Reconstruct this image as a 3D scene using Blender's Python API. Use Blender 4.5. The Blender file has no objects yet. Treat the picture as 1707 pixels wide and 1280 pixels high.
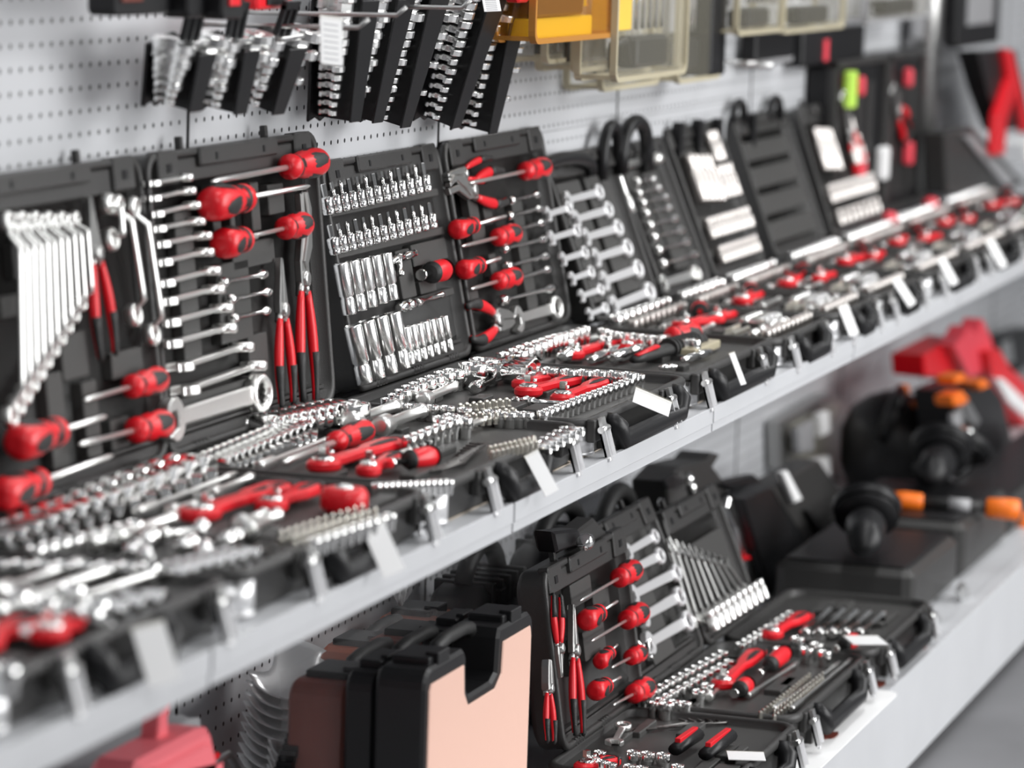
import bpy, bmesh, math, random
from mathutils import Vector, Matrix
SC=bpy.context.scene; COL=SC.collection
PI=math.pi; rnd=random.Random(7)
# ------------------------------------------------------------------ camera (calibrated from the perforation grid of the wall)
F=6000.; CX,CY=853.5,640.; T=.032
H0=740+1950*T
Xc=Vector((1950,740,-F)).normalized()
_d=F*F/H0
Zc=Vector((T*_d,_d,F)).normalized(); Zc=(Zc-Xc*Zc.dot(Xc)).normalized(); Yc=Zc.cross(Xc)
R3=Matrix((Xc,Yc,Zc))            # camera -> world
CAM=Vector((-3.886,-1.643,.2633))
def ray(x,y): return R3@Vector(((x-CX)/F,(CY-y)/F,-1.))
def wp(x,y,Y=None,Z=None):
    r=ray(x,y)
    s=(Y-CAM.y)/r.y if Y is not None else (Z-CAM.z)/r.z
    return CAM+r*s
class Frame:
    def __init__(s,o,ex,ey,n): s.o=Vector(o);s.ex=Vector(ex);s.ey=Vector(ey);s.n=Vector(n)
    def pt(s,u,v,h=0): return s.o+s.ex*u+s.ey*v+s.n*h
    def px(s,x,y,h=0):
        r=ray(x,y);o=s.o+s.n*h;t=(o-CAM).dot(s.n)/r.dot(s.n);p=CAM+r*t-s.o
        return (p.dot(s.ex),p.dot(s.ey))
    def mat(s,u,v,h=0,a=0):
        c,k=math.cos(a),math.sin(a)
        X=s.ex*c+s.ey*k;Y=s.ey*c-s.ex*k;o=s.pt(u,v,h)
        return Matrix(((X.x,Y.x,s.n.x,o.x),(X.y,Y.y,s.n.y,o.y),(X.z,Y.z,s.n.z,o.z),(0,0,0,1)))
    def seg(s,a,b,h=0):
        """matrix + length of a tool that lies from pixel a to pixel b in the plane h above this frame"""
        p=s.px(*a,h);q=s.px(*b,h);d=(q[0]-p[0],q[1]-p[1])
        return s.mat(p[0],p[1],h,math.atan2(d[1],d[0])),math.hypot(*d)
def lidframe(X0,yh,zh,b):
    b=math.radians(b);s,c=math.sin(b),math.cos(b)
    return Frame((X0,yh,zh),(1,0,0),(0,s,c),(0,-c,s))
def flat(X0,y0,z): return Frame((X0,y0,z),(1,0,0),(0,1,0),(0,0,1))
# ------------------------------------------------------------------ materials
def mat(name,col,rough=.5,metal=0,spec=.5,bump=0,bscale=400,trans=0,alpha=1,coat=0,var=0):
    m=bpy.data.materials.new(name);m.use_nodes=True;nt=m.node_tree;b=nt.nodes['Principled BSDF']
    b.inputs['Base Color'].default_value=(*col,1);b.inputs['Roughness'].default_value=rough
    b.inputs['Metallic'].default_value=metal;b.inputs['Specular IOR Level'].default_value=spec
    b.inputs['Transmission Weight'].default_value=trans;b.inputs['Coat Weight'].default_value=coat
    b.inputs['Alpha'].default_value=alpha
    if bump or var:
        tc=nt.nodes.new('ShaderNodeTexCoord');n=nt.nodes.new('ShaderNodeTexNoise');n.inputs['Scale'].default_value=bscale
        n.inputs['Detail'].default_value=3
        nt.links.new(tc.outputs['Object'],n.inputs['Vector'])
        if bump:
            bp=nt.nodes.new('ShaderNodeBump');bp.inputs['Strength'].default_value=bump;bp.inputs['Distance'].default_value=.002
            nt.links.new(n.outputs['Fac'],bp.inputs['Height']);nt.links.new(bp.outputs['Normal'],b.inputs['Normal'])
        if var:
            mx=nt.nodes.new('ShaderNodeMixRGB');mx.blend_type='MULTIPLY';mx.inputs['Fac'].default_value=var
            mx.inputs['Color1'].default_value=(*col,1);nt.links.new(n.outputs['Fac'],mx.inputs['Color2'])
            nt.links.new(mx.outputs['Color'],b.inputs['Base Color'])
    return m
M={}
M['case']=mat('case_plastic',(.036,.035,.034),.42,bump=.25,bscale=900,spec=.5)
M['insert']=mat('insert_plastic',(.055,.054,.052),.5,bump=.15,bscale=600,spec=.4)
M['black']=mat('black_plastic',(.009,.009,.01),.4,spec=.35)
M['rubber']=mat('black_rubber',(.022,.022,.022),.5,spec=.4,bump=.3,bscale=500)
M['chrome']=mat('chrome',(.93,.93,.92),.14,1)
M['satin']=mat('satin_chrome',(.93,.93,.91),.33,1,bump=.05)
M['steel']=mat('brushed_steel',(.5,.5,.49),.35,1)
M['bitsteel']=mat('bit_steel',(.85,.82,.74),.28,1)
M['darksteel']=mat('dark_steel',(.16,.155,.15),.4,1)
M['red']=mat('red_plastic',(.78,.008,.018),.36,spec=.5)
M['pinkred']=mat('pink_red_plastic',(.85,.07,.10),.42)
M['pink']=mat('pink_plastic',(.88,.17,.20),.42)
M['blade']=mat('blade_steel',(.92,.92,.92),.3,.55)
M['orange']=mat('orange_plastic',(.95,.19,.01),.4)
M['salmon']=mat('salmon_panel',(.78,.50,.405),.55,bump=.2,bscale=60)
M['card']=mat('white_card',(.9,.9,.9),.6)
M['print']=mat('card_print',(.45,.45,.47),.7)
M['shelf']=mat('shelf_paint',(.60,.61,.63),.42,var=.12,bscale=8)
M['cardboard']=mat('beige_cardboard',(.55,.48,.40),.8)
M['polish']=mat('polished_socket_steel',(.95,.95,.94),.24,1)
M['palesock']=mat('pale_socket_steel',(.62,.585,.56),.34,1)
M['guard']=mat('pale_metal',(.85,.85,.86),.3,.5)
M['zinc']=mat('zinc_latch',(.80,.80,.79),.28,1)
M['wrap']=mat('stretch_wrap',(.8,.8,.8),.12,trans=.0,alpha=.07,bump=.9,bscale=22,spec=.8)
M['brown']=mat('brown_red_case',(.17,.035,.022),.4)
M['yellow']=mat('yellow_plastic',(.95,.62,.02),.4)
M['amber']=mat('amber_plastic',(.70,.28,.03),.3,alpha=.30)
M['amberf']=mat('amber_frame_plastic',(.50,.22,.04),.35)
M['clear']=mat('clear_box_plastic',(.80,.76,.62),.15,alpha=.13,spec=.6)
M['cream']=mat('cream_frame_plastic',(.50,.45,.32),.35)
M['greyp']=mat('grey_plastic',(.35,.35,.36),.4)
M['lime']=mat('lime_plastic',(.55,.85,.12),.4)
M['floor']=mat('floor_concrete',(.22,.22,.23),.6,var=.5,bscale=3)
# perforated back wall: holes 25 mm apart, seam lines between the steel sheets
def pegmat():
    m=bpy.data.materials.new('perforated_steel');m.use_nodes=True;nt=m.node_tree;b=nt.nodes['Principled BSDF']
    N=nt.nodes.new;L=nt.links.new
    tc=N('ShaderNodeTexCoord');sp=N('ShaderNodeSeparateXYZ');L(tc.outputs['Object'],sp.inputs[0])
    def mth(op,a,b_=None,c=None):
        n=N('ShaderNodeMath');n.operation=op
        for i,v in enumerate((a,b_,c)):
            if v is None: continue
            if isinstance(v,(int,float)): n.inputs[i].default_value=v
            else: L(v,n.inputs[i])
        return n.outputs[0]
    def cell(s,off,p): return mth('MULTIPLY',mth('SUBTRACT',mth('FRACT',mth('ADD',mth('DIVIDE',mth('ADD',s,off),p),.5)),.5),p)
    dx=cell(sp.outputs['X'],0,.025);dz=cell(sp.outputs['Z'],.0015,.025)
    r=mth('SQRT',mth('ADD',mth('MULTIPLY',dx,dx),mth('MULTIPLY',dz,dz)))
    hole=mth('LESS_THAN',r,.0030)
    bay=mth('ABSOLUTE',cell(sp.outputs['X'],0,.9))
    off=mth('GREATER_THAN',bay,.012)
    hole=mth('MULTIPLY',hole,off)
    seam=mth('LESS_THAN',bay,.0035)
    jl=mth('LESS_THAN',mth('ABSOLUTE',cell(sp.outputs['Z'],.085,.3)),.0007)
    jl=mth('MULTIPLY',jl,.6)
    dark=mth('MAXIMUM',mth('MAXIMUM',hole,mth('MULTIPLY',seam,.85)),jl)
    mx=N('ShaderNodeMixRGB');mx.inputs['Color1'].default_value=(.60,.61,.63,1);mx.inputs['Color2'].default_value=(.012,.012,.014,1)
    L(dark,mx.inputs['Fac']);L(mx.outputs[0],b.inputs['Base Color']);b.inputs['Roughness'].default_value=.38
    b.inputs['Specular IOR Level'].default_value=.5
    return m
M['peg']=pegmat()
# ------------------------------------------------------------------ mesh builder
class MB:
    def __init__(s): s.v=[];s.f=[];s.sm=[]
    def add(s,vs,fs,smooth=False,m=None):
        o=len(s.v)
        s.v+=[tuple(m@Vector(p)) if m else tuple(p) for p in vs]
        s.f+=[tuple(i+o for i in f) for f in fs];s.sm+=[smooth]*len(fs);return s
    def box(s,x0,x1,y0,y1,z0,z1,m=None,c=0):
        if c<=0:
            vs=[(x,y,z) for z in (z0,z1) for y in (y0,y1) for x in (x0,x1)]
            return s.add(vs,[(0,2,3,1),(4,5,7,6),(0,1,5,4),(2,6,7,3),(0,4,6,2),(1,3,7,5)],False,m)
        return s.prism(rrect(x0,x1,y0,y1,c,2),z0,z1,c*.6,m)
    def prism(s,o,z0,z1,ch=0,m=None,smooth=False):
        n=len(o);L=[(z0,0.)]
        if ch>0: L=[(z0,ch),(z0+ch,0.),(z1-ch,0.),(z1,ch)]
        else: L=[(z0,0.),(z1,0.)]
        cx=sum(p[0] for p in o)/n;cy=sum(p[1] for p in o)/n
        ins=inset(o,ch) if ch>0 else o
        vs=[]
        for z,c in L: vs+=[(p[0],p[1],z) for p in (ins if c>0 else o)]
        fs=[tuple(reversed(range(n))),tuple((len(L)-1)*n+i for i in range(n))]
        for k in range(len(L)-1):
            for i in range(n): j=(i+1)%n;fs.append((k*n+i,k*n+j,(k+1)*n+j,(k+1)*n+i))
        return s.add(vs,fs,smooth,m)
    def lathe(s,prof,seg=16,m=None,axis='z',smooth=True,cap=True,seg2=None,ph=0):
        vs=[];n=seg
        for r,z in prof:
            for i in range(n):
                a=2*PI*i/n+ph;p=(r*math.cos(a),r*math.sin(a),z)
                if axis=='x': p=(p[2],p[0],p[1])
                elif axis=='y': p=(p[1],p[2],p[0])
                vs.append(p)
        fs=[]
        for k in range(len(prof)-1):
            for i in range(n): j=(i+1)%n;fs.append((k*n+i,k*n+j,(k+1)*n+j,(k+1)*n+i))
        s.add(vs,fs,smooth,m)
        if cap:
            o=len(s.v)-len(vs)
            s.f.append(tuple(o+i for i in reversed(range(n))));s.sm.append(False)
            s.f.append(tuple(o+(len(prof)-1)*n+i for i in range(n)));s.sm.append(False)
        return s
    def tube(s,pts,r,seg=8,m=None,flat_=1.,cap=True):
        pts=[Vector(p) for p in pts];n=len(pts);rs=r if isinstance(r,(list,tuple)) else [r]*n
        t0=(pts[1]-pts[0]).normalized();up=Vector((0,0,1)) if abs(t0.z)<.9 else Vector((1,0,0))
        vs=[];a=up.cross(t0).normalized()
        for i,p in enumerate(pts):
            t=(pts[min(i+1,n-1)]-pts[max(i-1,0)]).normalized()
            a=(a-t*a.dot(t)).normalized();b=t.cross(a)
            for k in range(seg):
                q=2*PI*k/seg;vs.append(p+a*math.cos(q)*rs[i]+b*math.sin(q)*rs[i]*flat_)
        fs=[]
        for k in range(n-1):
            for i in range(seg): j=(i+1)%seg;fs.append((k*seg+i,k*seg+j,(k+1)*seg+j,(k+1)*seg+i))
        if cap: fs+=[tuple(reversed(range(seg))),tuple((n-1)*seg+i for i in range(seg))]
        return s.add(vs,fs,True,m)
    def ring(s,c,ro,ri,z0,z1,seg=24,m=None,n12=False,tilt=0):
        vs=[];cx,cy=c;rm=Matrix.Translation((cx,cy,(z0+z1)/2))@Matrix.Rotation(tilt,4,'Y')
        if m is not None: rm=m@rm
        h=(z1-z0)/2;ch=h*.35
        prof=[(ro-ch,-h),(ro,-h+ch),(ro,h-ch),(ro-ch,h),(ri,h),(ri,-h)]
        for k,(r,z) in enumerate(prof):
            for i in range(seg):
                a=2*PI*i/seg;rr=r
                if k>=4 and n12: rr=r*(1.06 if i%2 else .94)
                vs.append((rr*math.cos(a),rr*math.sin(a),z))
        fs=[];P=len(prof)
        for k in range(P):
            for i in range(seg): j=(i+1)%seg;kk=(k+1)%P;fs.append((k*seg+i,k*seg+j,kk*seg+j,kk*seg+i))
        return s.add(vs,fs,True,rm)
    def mesh(s,name,material):
        me=bpy.data.meshes.new(name);me.from_pydata(s.v,[],s.f);me.polygons.foreach_set('use_smooth',s.sm)
        me.materials.append(M[material] if isinstance(material,str) else material)
        bm=bmesh.new();bm.from_mesh(me);bmesh.ops.recalc_face_normals(bm,faces=bm.faces);bm.to_mesh(me);bm.free()
        me.update();return me
def inset(o,d):
    n=len(o);A=sum(o[i][0]*o[(i+1)%n][1]-o[(i+1)%n][0]*o[i][1] for i in range(n));sg=1 if A>0 else -1
    r=[]
    for i in range(n):
        p0=Vector(o[i-1]);p=Vector(o[i]);p1=Vector(o[(i+1)%n])
        e0=(p-p0);e1=(p1-p)
        if e0.length<1e-9 or e1.length<1e-9: r.append(tuple(p));continue
        e0.normalize();e1.normalize()
        n0=Vector((-e0.y,e0.x))*sg;n1=Vector((-e1.y,e1.x))*sg;b=n0+n1
        l=b.length
        if l<.3: r.append(tuple(p+n0*d));continue
        b/=l;r.append(tuple(p+b*min(d/max(b.dot(n0),.4),d*2)))
    return r
def rrect(x0,x1,y0,y1,r,k=4):
    r=min(r,(x1-x0)/2.01,(y1-y0)/2.01);o=[]
    for cx,cy,a0 in ((x1-r,y1-r,0),(x0+r,y1-r,90),(x0+r,y0+r,180),(x1-r,y0+r,270)):
        for i in range(k+1): a=math.radians(a0+90*i/k);o.append((cx+r*math.cos(a),cy+r*math.sin(a)))
    return o
# ------------------------------------------------------------------ objects
def obj(name,me,parent=None,M4=None):
    o=bpy.data.objects.new(name,me);COL.objects.link(o)
    if parent: o.parent=parent
    if M4 is not None: o.matrix_world=M4
    return o
def tag(o,label=None,cat=None,group=None,kind=None):
    if label:o['label']=label
    if cat:o['category']=cat
    if group:o['group']=group
    if kind:o['kind']=kind
    return o
def put(name,parts,M4,label,cat,group=None):
    """parts: list of (part_name, mesh[, [subparts]]); a single part becomes the thing itself"""
    if len(parts)==1 and len(parts[0])==2:
        o=obj(name,parts[0][1],None,M4)
    else:
        o=obj(name,None,None,M4);o.empty_display_size=.01
        for p in parts:
            c=obj(p[0],p[1],o)
            if len(p)>2:
                for q in p[2]: obj(q[0],q[1],c)
    return tag(o,label,cat,group)
_C={}
def cache(f):
    def g(*a):
        k=(f.__name__,)+tuple(round(x,4) if isinstance(x,float) else x for x in a)
        if k not in _C:_C[k]=f(*a)
        return _C[k]
    return g
# ------------------------------------------------------------------ tools (each lies along +x from 0 to L, resting on z=0)
@cache
def wrench(L,w,ringR,mt):
    """combination wrench: ring at x=L, open jaw at x=0; w shaft width"""
    b=MB();t=w*.42
    b.ring((L-ringR,0),ringR,ringR*.64,0,t*1.9,24,None,True,math.radians(-8))
    j=ringR*1.08
    b.prism([(j*1.3,-w*.42),(L-ringR*1.75,-w*.5),(L-ringR*1.6,w*.5),(j*1.3,w*.42)],t*.3,t*1.3,t*.25)
    # open jaw, U shape turned 15 degrees
    o=[]
    for a in range(55,306,25): o.append((j+j*math.cos(math.radians(a)),j*math.sin(math.radians(a))))
    # jaw opening
    o=[(j+j*math.cos(math.radians(a)),j*math.sin(math.radians(a))) for a in range(-140,141,20)]
    o+=[(j*.1,j*.62),(j*.05,j*.45),(j*1.1,j*.42),(j*1.25,0),(j*1.1,-j*.42),(j*.05,-j*.45),(j*.1,-j*.62)]
    rm=Matrix.Translation((j,0,0))@Matrix.Rotation(math.radians(15),4,'Z')@Matrix.Translation((-j,0,0))
    b.prism(o,t*.1,t*1.6,t*.15,rm)
    return [('wrench',b.mesh('combination_wrench',mt))]
@cache
def offsetwrench(L,w,mt):
    b=MB();r=w*.95
    n=14;pts=[];
    for i in range(n+1):
        u=i/n;z=r*.9+ (.012 if .12<u<.88 else 0)
        y=0
        pts.append((r+(L-2*r)*u,y,z))
    b.tube(pts,[w*.42]*(n+1),8,None,.55)
    b.ring((r,0),r,r*.6,0,r*1.1,20,None,True,.1);b.ring((L-r*1.1,0),r*1.1,r*.66,0,r*1.1,20,None,True,-.1)
    return [('wrench',b.mesh('offset_wrench',mt))]
@cache
def openwrench(L,w,jr,mt):
    """open-ended head at both ends, seen on the hanging racks"""
    b=MB();t=w*.45
    b.prism([(jr*1.2,-w/2),(L-jr*1.2,-w/2*.8),(L-jr*1.2,w/2*.8),(jr*1.2,w/2)],t*.3,t*1.2,t*.2)
    for s,cx in ((1,jr),(-1,L-jr*.95)):
        q=jr if s==1 else jr*.9
        o=[(-q*math.cos(math.radians(a)),q*math.sin(math.radians(a))) for a in range(40,321,20)]
        o+=[(-q*.1*0+ -q*.75,-q*.4),(q*.1,-q*.36),(q*.25,0),(q*.1,q*.36),(-q*.75,q*.4)]
        m=Matrix.Translation((cx,0,0))
        if s==-1: m=m@Matrix.Rotation(PI,4,'Z')
        b.prism([(-x if False else x,y) for x,y in o],0,t*1.5,t*.15,m)
    return [('wrench',b.mesh('open_end_wrench','polish'))]
def sockprof(r,h):
    return [(r*.80,0),(r*.86,h*.03),(r*.86,h*.42),(r*.98,h*.52),(r,h*.56),(r,h*.97),(r*.97,h),(r*.88,h),(r*.82,h*.93),(r*.78,h*.3),(r*.2,h*.28)]
@cache
def socket(r,h,mt):
    """upright socket standing on z=0 with a hollow hexagonal mouth"""
    b=MB();b.lathe(sockprof(r,h),20)
    return [('socket',b.mesh('socket',mt))]
@cache
def lyingsocket(r,L,mt):
    """deep socket lying along +x: drive end at 0 is narrower"""
    b=MB();b.lathe([(r*.25,.0),(r*.84,0),(r*.9,L*.02),(r*.9,L*.30),(r*.8,L*.32),(r*.8,L*.345),(r*.98,L*.38),(r,L*.97),(r*.96,L),(r*.86,L),(r*.82,L*.4),(r*.2,L*.38)],20,Matrix.Translation((0,0,r)),'x')
    return [('socket',b.mesh('deep_socket',mt))]
@cache
def bitsocket(r,L,k):
    b=MB();b.lathe([(r*.3,0),(r*.9,0),(r,L*.02),(r,L*.15),(r*.92,L*.165),(r*.92,L*.18),(r,L*.2),(r,L*.52),(r*.7,L*.58),(r*.3,L*.58)],14,Matrix.Translation((0,0,r)),'x')
    c=MB()
    if k==0: c.lathe([(r*.42,L*.55),(r*.42,L*.97),(r*.25,L)],6,Matrix.Translation((0,0,r)),'x',False)
    elif k==1:
        c.lathe([(r*.42,L*.55),(r*.4,L*.8)],8,Matrix.Translation((0,0,r)),'x');c.box(L*.78,L,-r*.55,r*.55,r*.85,r*1.15)
    else: c.lathe([(r*.5,L*.55),(r*.36,L*.7),(r*.5,L*.88),(r*.1,L)],8,Matrix.Translation((0,0,r)),'x')
    return [('socket_body',b.mesh('socket_body','chrome')),('bit',c.mesh('bit','chrome'))]
@cache
def bar(L,r,mt):
    """socket extension bar: square tip, knurled collar, thin shaft"""
    b=MB();m=Matrix.Translation((0,0,r))
    b.lathe([(r*.5,0),(r*.95,0),(r,L*.02),(r,L*.16),(r*.55,L*.2),(r*.55,L*.88),(r*.75,L*.9),(r*.75,L*.95)],14,m,'x')
    b.box(L*.95,L,-r*.5,r*.5,r*.5,r*1.5)
    return [('bar',b.mesh('extension_bar',mt))]
@cache
def balljoint(L,r):
    b=MB();m=Matrix.Translation((0,0,r))
    b.lathe([(r*.4,0),(r*.75,0),(r*.75,L*.15),(r,L*.2),(r,L*.42),(r*.6,L*.46),(r*.6,L*.55),(r,L*.6),(r,L*.78),(r*.55,L*.82),(r*.8,L*.9),(r*.5,L)],14,m,'x')
    return [('joint',b.mesh('universal_joint','chrome'))]
@cache
def nutdriver(L,r):
    """thin-shanked short driver with a bright bulb at each end"""
    b=MB();m=Matrix.Translation((0,0,r))
    b.lathe([(r*.5,0),(r,0),(r,L*.1),(r*.35,L*.17),(r*.35,L*.82),(r*.8,L*.88),(r*1.0,L*.92),(r*.9,L*.985),(r*.5,L)],12,m,'x')
    return [('driver',b.mesh('double_end_driver','chrome'))]
@cache
def screwdriver(hl,hr,sl,sr,tip):
    """handle from x=0 to hl (butt at 0), steel shank on to hl+sl"""
    Z=Matrix.Translation((0,0,hr))
    b=MB();b.lathe([(hr*.35,0),(hr*.72,hl*.02),(hr*.95,hl*.10),(hr,hl*.25),(hr*.99,hl*.44),(hr*.88,hl*.60),(hr*.72,hl*.72),(hr*.78,hl*.80),(hr*.86,hl*.86),(hr*.84,hl*.93),(hr*.6,hl*.97),(hr*.45,hl)],20,Z,'x')
    g=[]
    for a0 in (.25,1.85,3.4,4.95):
        q=MB();vs=[];n=8;prof=[(.12,.95,.0),(.2,1.0,.34),(.42,1.0,.55),(.58,.84,.60),(.70,.71,.55),(.76,.76,0.3)]
        for (u,rr,w) in prof:
            for i in range(n):
                a=a0+(i/(n-1)-.5)*2*w;e=1.03
                vs.append((u*hl,hr*rr*e*math.cos(a),hr+hr*rr*e*math.sin(a)))
        fs=[]
        for k in range(len(prof)-1):
            for i in range(n-1): fs.append((k*n+i,k*n+i+1,(k+1)*n+i+1,(k+1)*n+i))
        q.add(vs,fs,True);g.append(q)
    G=MB()
    for q in g: G.add(q.v,q.f,True)
    G.lathe([(hr*.79,hl*.775),(hr*.82,hl*.80),(hr*.84,hl*.83),(hr*.8,hl*.845)],20,Z,'x',True,False)
    s=MB()
    if tip: s.lathe([(sr,hl*.96),(sr,hl+sl*.93),(sr*.35,hl+sl)],10,Z,'x')
    else:
        s.lathe([(sr,hl*.96),(sr,hl+sl*.88)],10,Z,'x');s.prism([(hl+sl*.85,-sr),(hl+sl*.93,-sr*1.5),(hl+sl,-sr*1.2),(hl+sl,sr*1.2),(hl+sl*.93,sr*1.5),(hl+sl*.85,sr)],hr-sr*.4,hr+sr*.4)
    return [('handle',b.mesh('handle','red'),[('grip',G.mesh('grip','rubber'))]),('shank',s.mesh('shank','satin'))]
@cache
def pliers(L,w,kind):
    """tip at x=L, handles towards x=0. kind: nose / combo / slip"""
    jl=L*(.36 if kind!='slip' else .42);p=L-jl;h=MB();z0,z1=.001,.011
    if kind=='nose':
        for s in (1,-1): h.prism([(p-w*.2,0),(p-w*.1,s*w*.42),(p+w*.35,s*w*.40),(L,s*w*.07),(L,s*.0004)],z0,z1,.0015)
    elif kind=='combo':
        for s in (1,-1): h.prism([(p-w*.2,0),(p-w*.1,s*w*.45),(p+w*.3,s*w*.48),(p+jl*.75,s*w*.36),(L,s*w*.22),(L,s*.0006)],z0,z1+.002,.0015)
    else:
        h.prism([(p-w*.3,-w*.3),(p,-w*.45),(p+jl*.5,-w*.30),(L,-w*.15),(L-.004,w*.12),(p+jl*.6,w*.0),(p+jl*.2,w*.4),(p-w*.3,w*.35)],z0,z1,.0015)
        h.prism([(p+jl*.1,w*.0),(p+jl*.35,-w*.6),(p+jl*.8,-w*.7),(L,-w*.38),(L-.002,-w*.22),(p+jl*.7,-w*.42),(p+jl*.4,-w*.1),(p+jl*.2,w*.25)],z0+.003,z1+.003,.0015)
    h.lathe([(w*.30,0),(w*.30,z1+.002),(w*.16,z1+.0035)],16,Matrix.Translation((p,0,.001)))
    for s in (1,-1): h.tube([(p-w*.1,s*w*.2,.006),(p-L*.08,s*w*.36,.006)],w*.17,8)
    parts=[('jaw',h.mesh('jaw','steel'))]
    for s in (1,-1):
        g=MB();pts=[];rs=[]
        for i in range(10):
            u=i/9;x=(p-L*.06)*(1-u);y=s*w*(.34+.42*math.sin(u*PI*.62)-.10*u*u);pts.append((x,y,.008));rs.append(w*(.15+.09*math.sin(PI*min(1,u*1.15))))
        g.tube(pts,rs,10,None,.8)
        e=MB();k=7
        e.tube([(q[0],q[1]+s*w*.02,q[2]+.0015) for q in pts[5:]]+[(pts[-1][0]-.004,pts[-1][1],.008)],[r*1.03 for r in rs[5:]]+[rs[-1]*.7],10,None,.75)
        parts.append(('handle',g.mesh('handle','red'),[('grip',e.mesh('grip','rubber'))]))
    return parts
@cache
def ratchet(L,w):
    """red-handled ratchet: round head at x=0, handle with black inlays to x=L"""
    hd=MB();hd.prism([(w*.62+w*.62*math.cos(a*PI/20),w*.5*math.sin(a*PI/20)) for a in range(40)],.001,.013,.003)
    hd.prism([(w*.9,-w*.26),(L*.5,-w*.2),(L*.62,-w*.36),(L*.9,-w*.42),(L*.98,-w*.28),(L,0),(L*.98,w*.28),(L*.9,w*.42),(L*.62,w*.36),(L*.5,w*.2),(w*.9,w*.26)],.002,.014,.003)
    g=MB();g.prism([(L*.56,-w*.12),(L*.66,-w*.24),(L*.84,-w*.26),(L*.84,-w*.02),(L*.7,w*.02)],.0138,.0155,.0008)
    g2=MB();g2.prism([(L*.84,w*.45),(L*.97,w*.32),(L*1.005,0),(L*.97,-w*.32),(L*.84,-w*.45),(L*.9,0)],.003,.0148,.002)
    s=MB();s.lathe([(w*.34,.012),(w*.34,.0155),(w*.26,.017)],16,Matrix.Translation((w*.62,0,0)));s.box(w*.5,w*.74,-w*.12,w*.12,.02,.029)
    s.lathe([(w*.08,.016),(w*.08,.022)],8,Matrix.Translation((w*1.12,0,0)))
    return [('handle',hd.mesh('ratchet_handle','red'),[('grip',g.mesh('grip','rubber')),('end_grip',g2.mesh('end_grip','rubber'))]),('ratchet_head',s.mesh('ratchet_head','chrome'))]
@cache
def bithandle(L,r):
    b=MB();Z=Matrix.Translation((0,0,r))
    b.lathe([(r*.3,0),(r*.8,L*.03),(r,L*.2),(r*.97,L*.55),(r*.7,L*.85),(r*.5,L*.97)],18,Z,'x')
    g=MB();g.lathe([(r*.99,L*.02),(r*.84,0),(r*.3,-.001)],18,Z,'x',True,False)
    g2=MB();g2.lathe([(r*.99,L*.86),(r*.74,L*.9),(r*.7,L)],18,Z,'x')
    s=MB();s.lathe([(r*.3,L*.97),(r*.3,L*1.45),(r*.5,L*1.46),(r*.5,L*1.6)],10,Z,'x')
    return [('handle',b.mesh('driver_handle','red')),('end_cap',g.mesh('end_cap','rubber')),('grip',g2.mesh('grip','rubber')),('shank',s.mesh('shank','chrome'))]
@cache
def lugwrench(a,bb,r):
    b=MB();b.tube([(0,0,r),(0,a*.86,r),(a*.04,a*.96,r),(a*.14,a,r),(bb,a,r)],r,10)
    b.lathe([(r*1.5,0),(r*1.6,.02),(r*1.1,.04)],12,Matrix.Translation((bb-.03,a,r)),'x');b.tube([(0,a*.0,r),(0,a*.35,r)],r*1.35,8)
    return [('lug_wrench',b.mesh('lug_wrench','satin'))]
@cache
def smallbit(k):
    b=MB();b.lathe([(.0032,0),(.0032,.007),(.0020,.009),(.0020,.014),(.001,.016)] if k else [(.0034,0),(.0034,.010),(.0018,.012)],6,None,'z',False)
    return [('bit',b.mesh('screw_bit','bitsteel'))]
@cache
def stripbits(n,mt,r,h):
    return None
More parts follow.
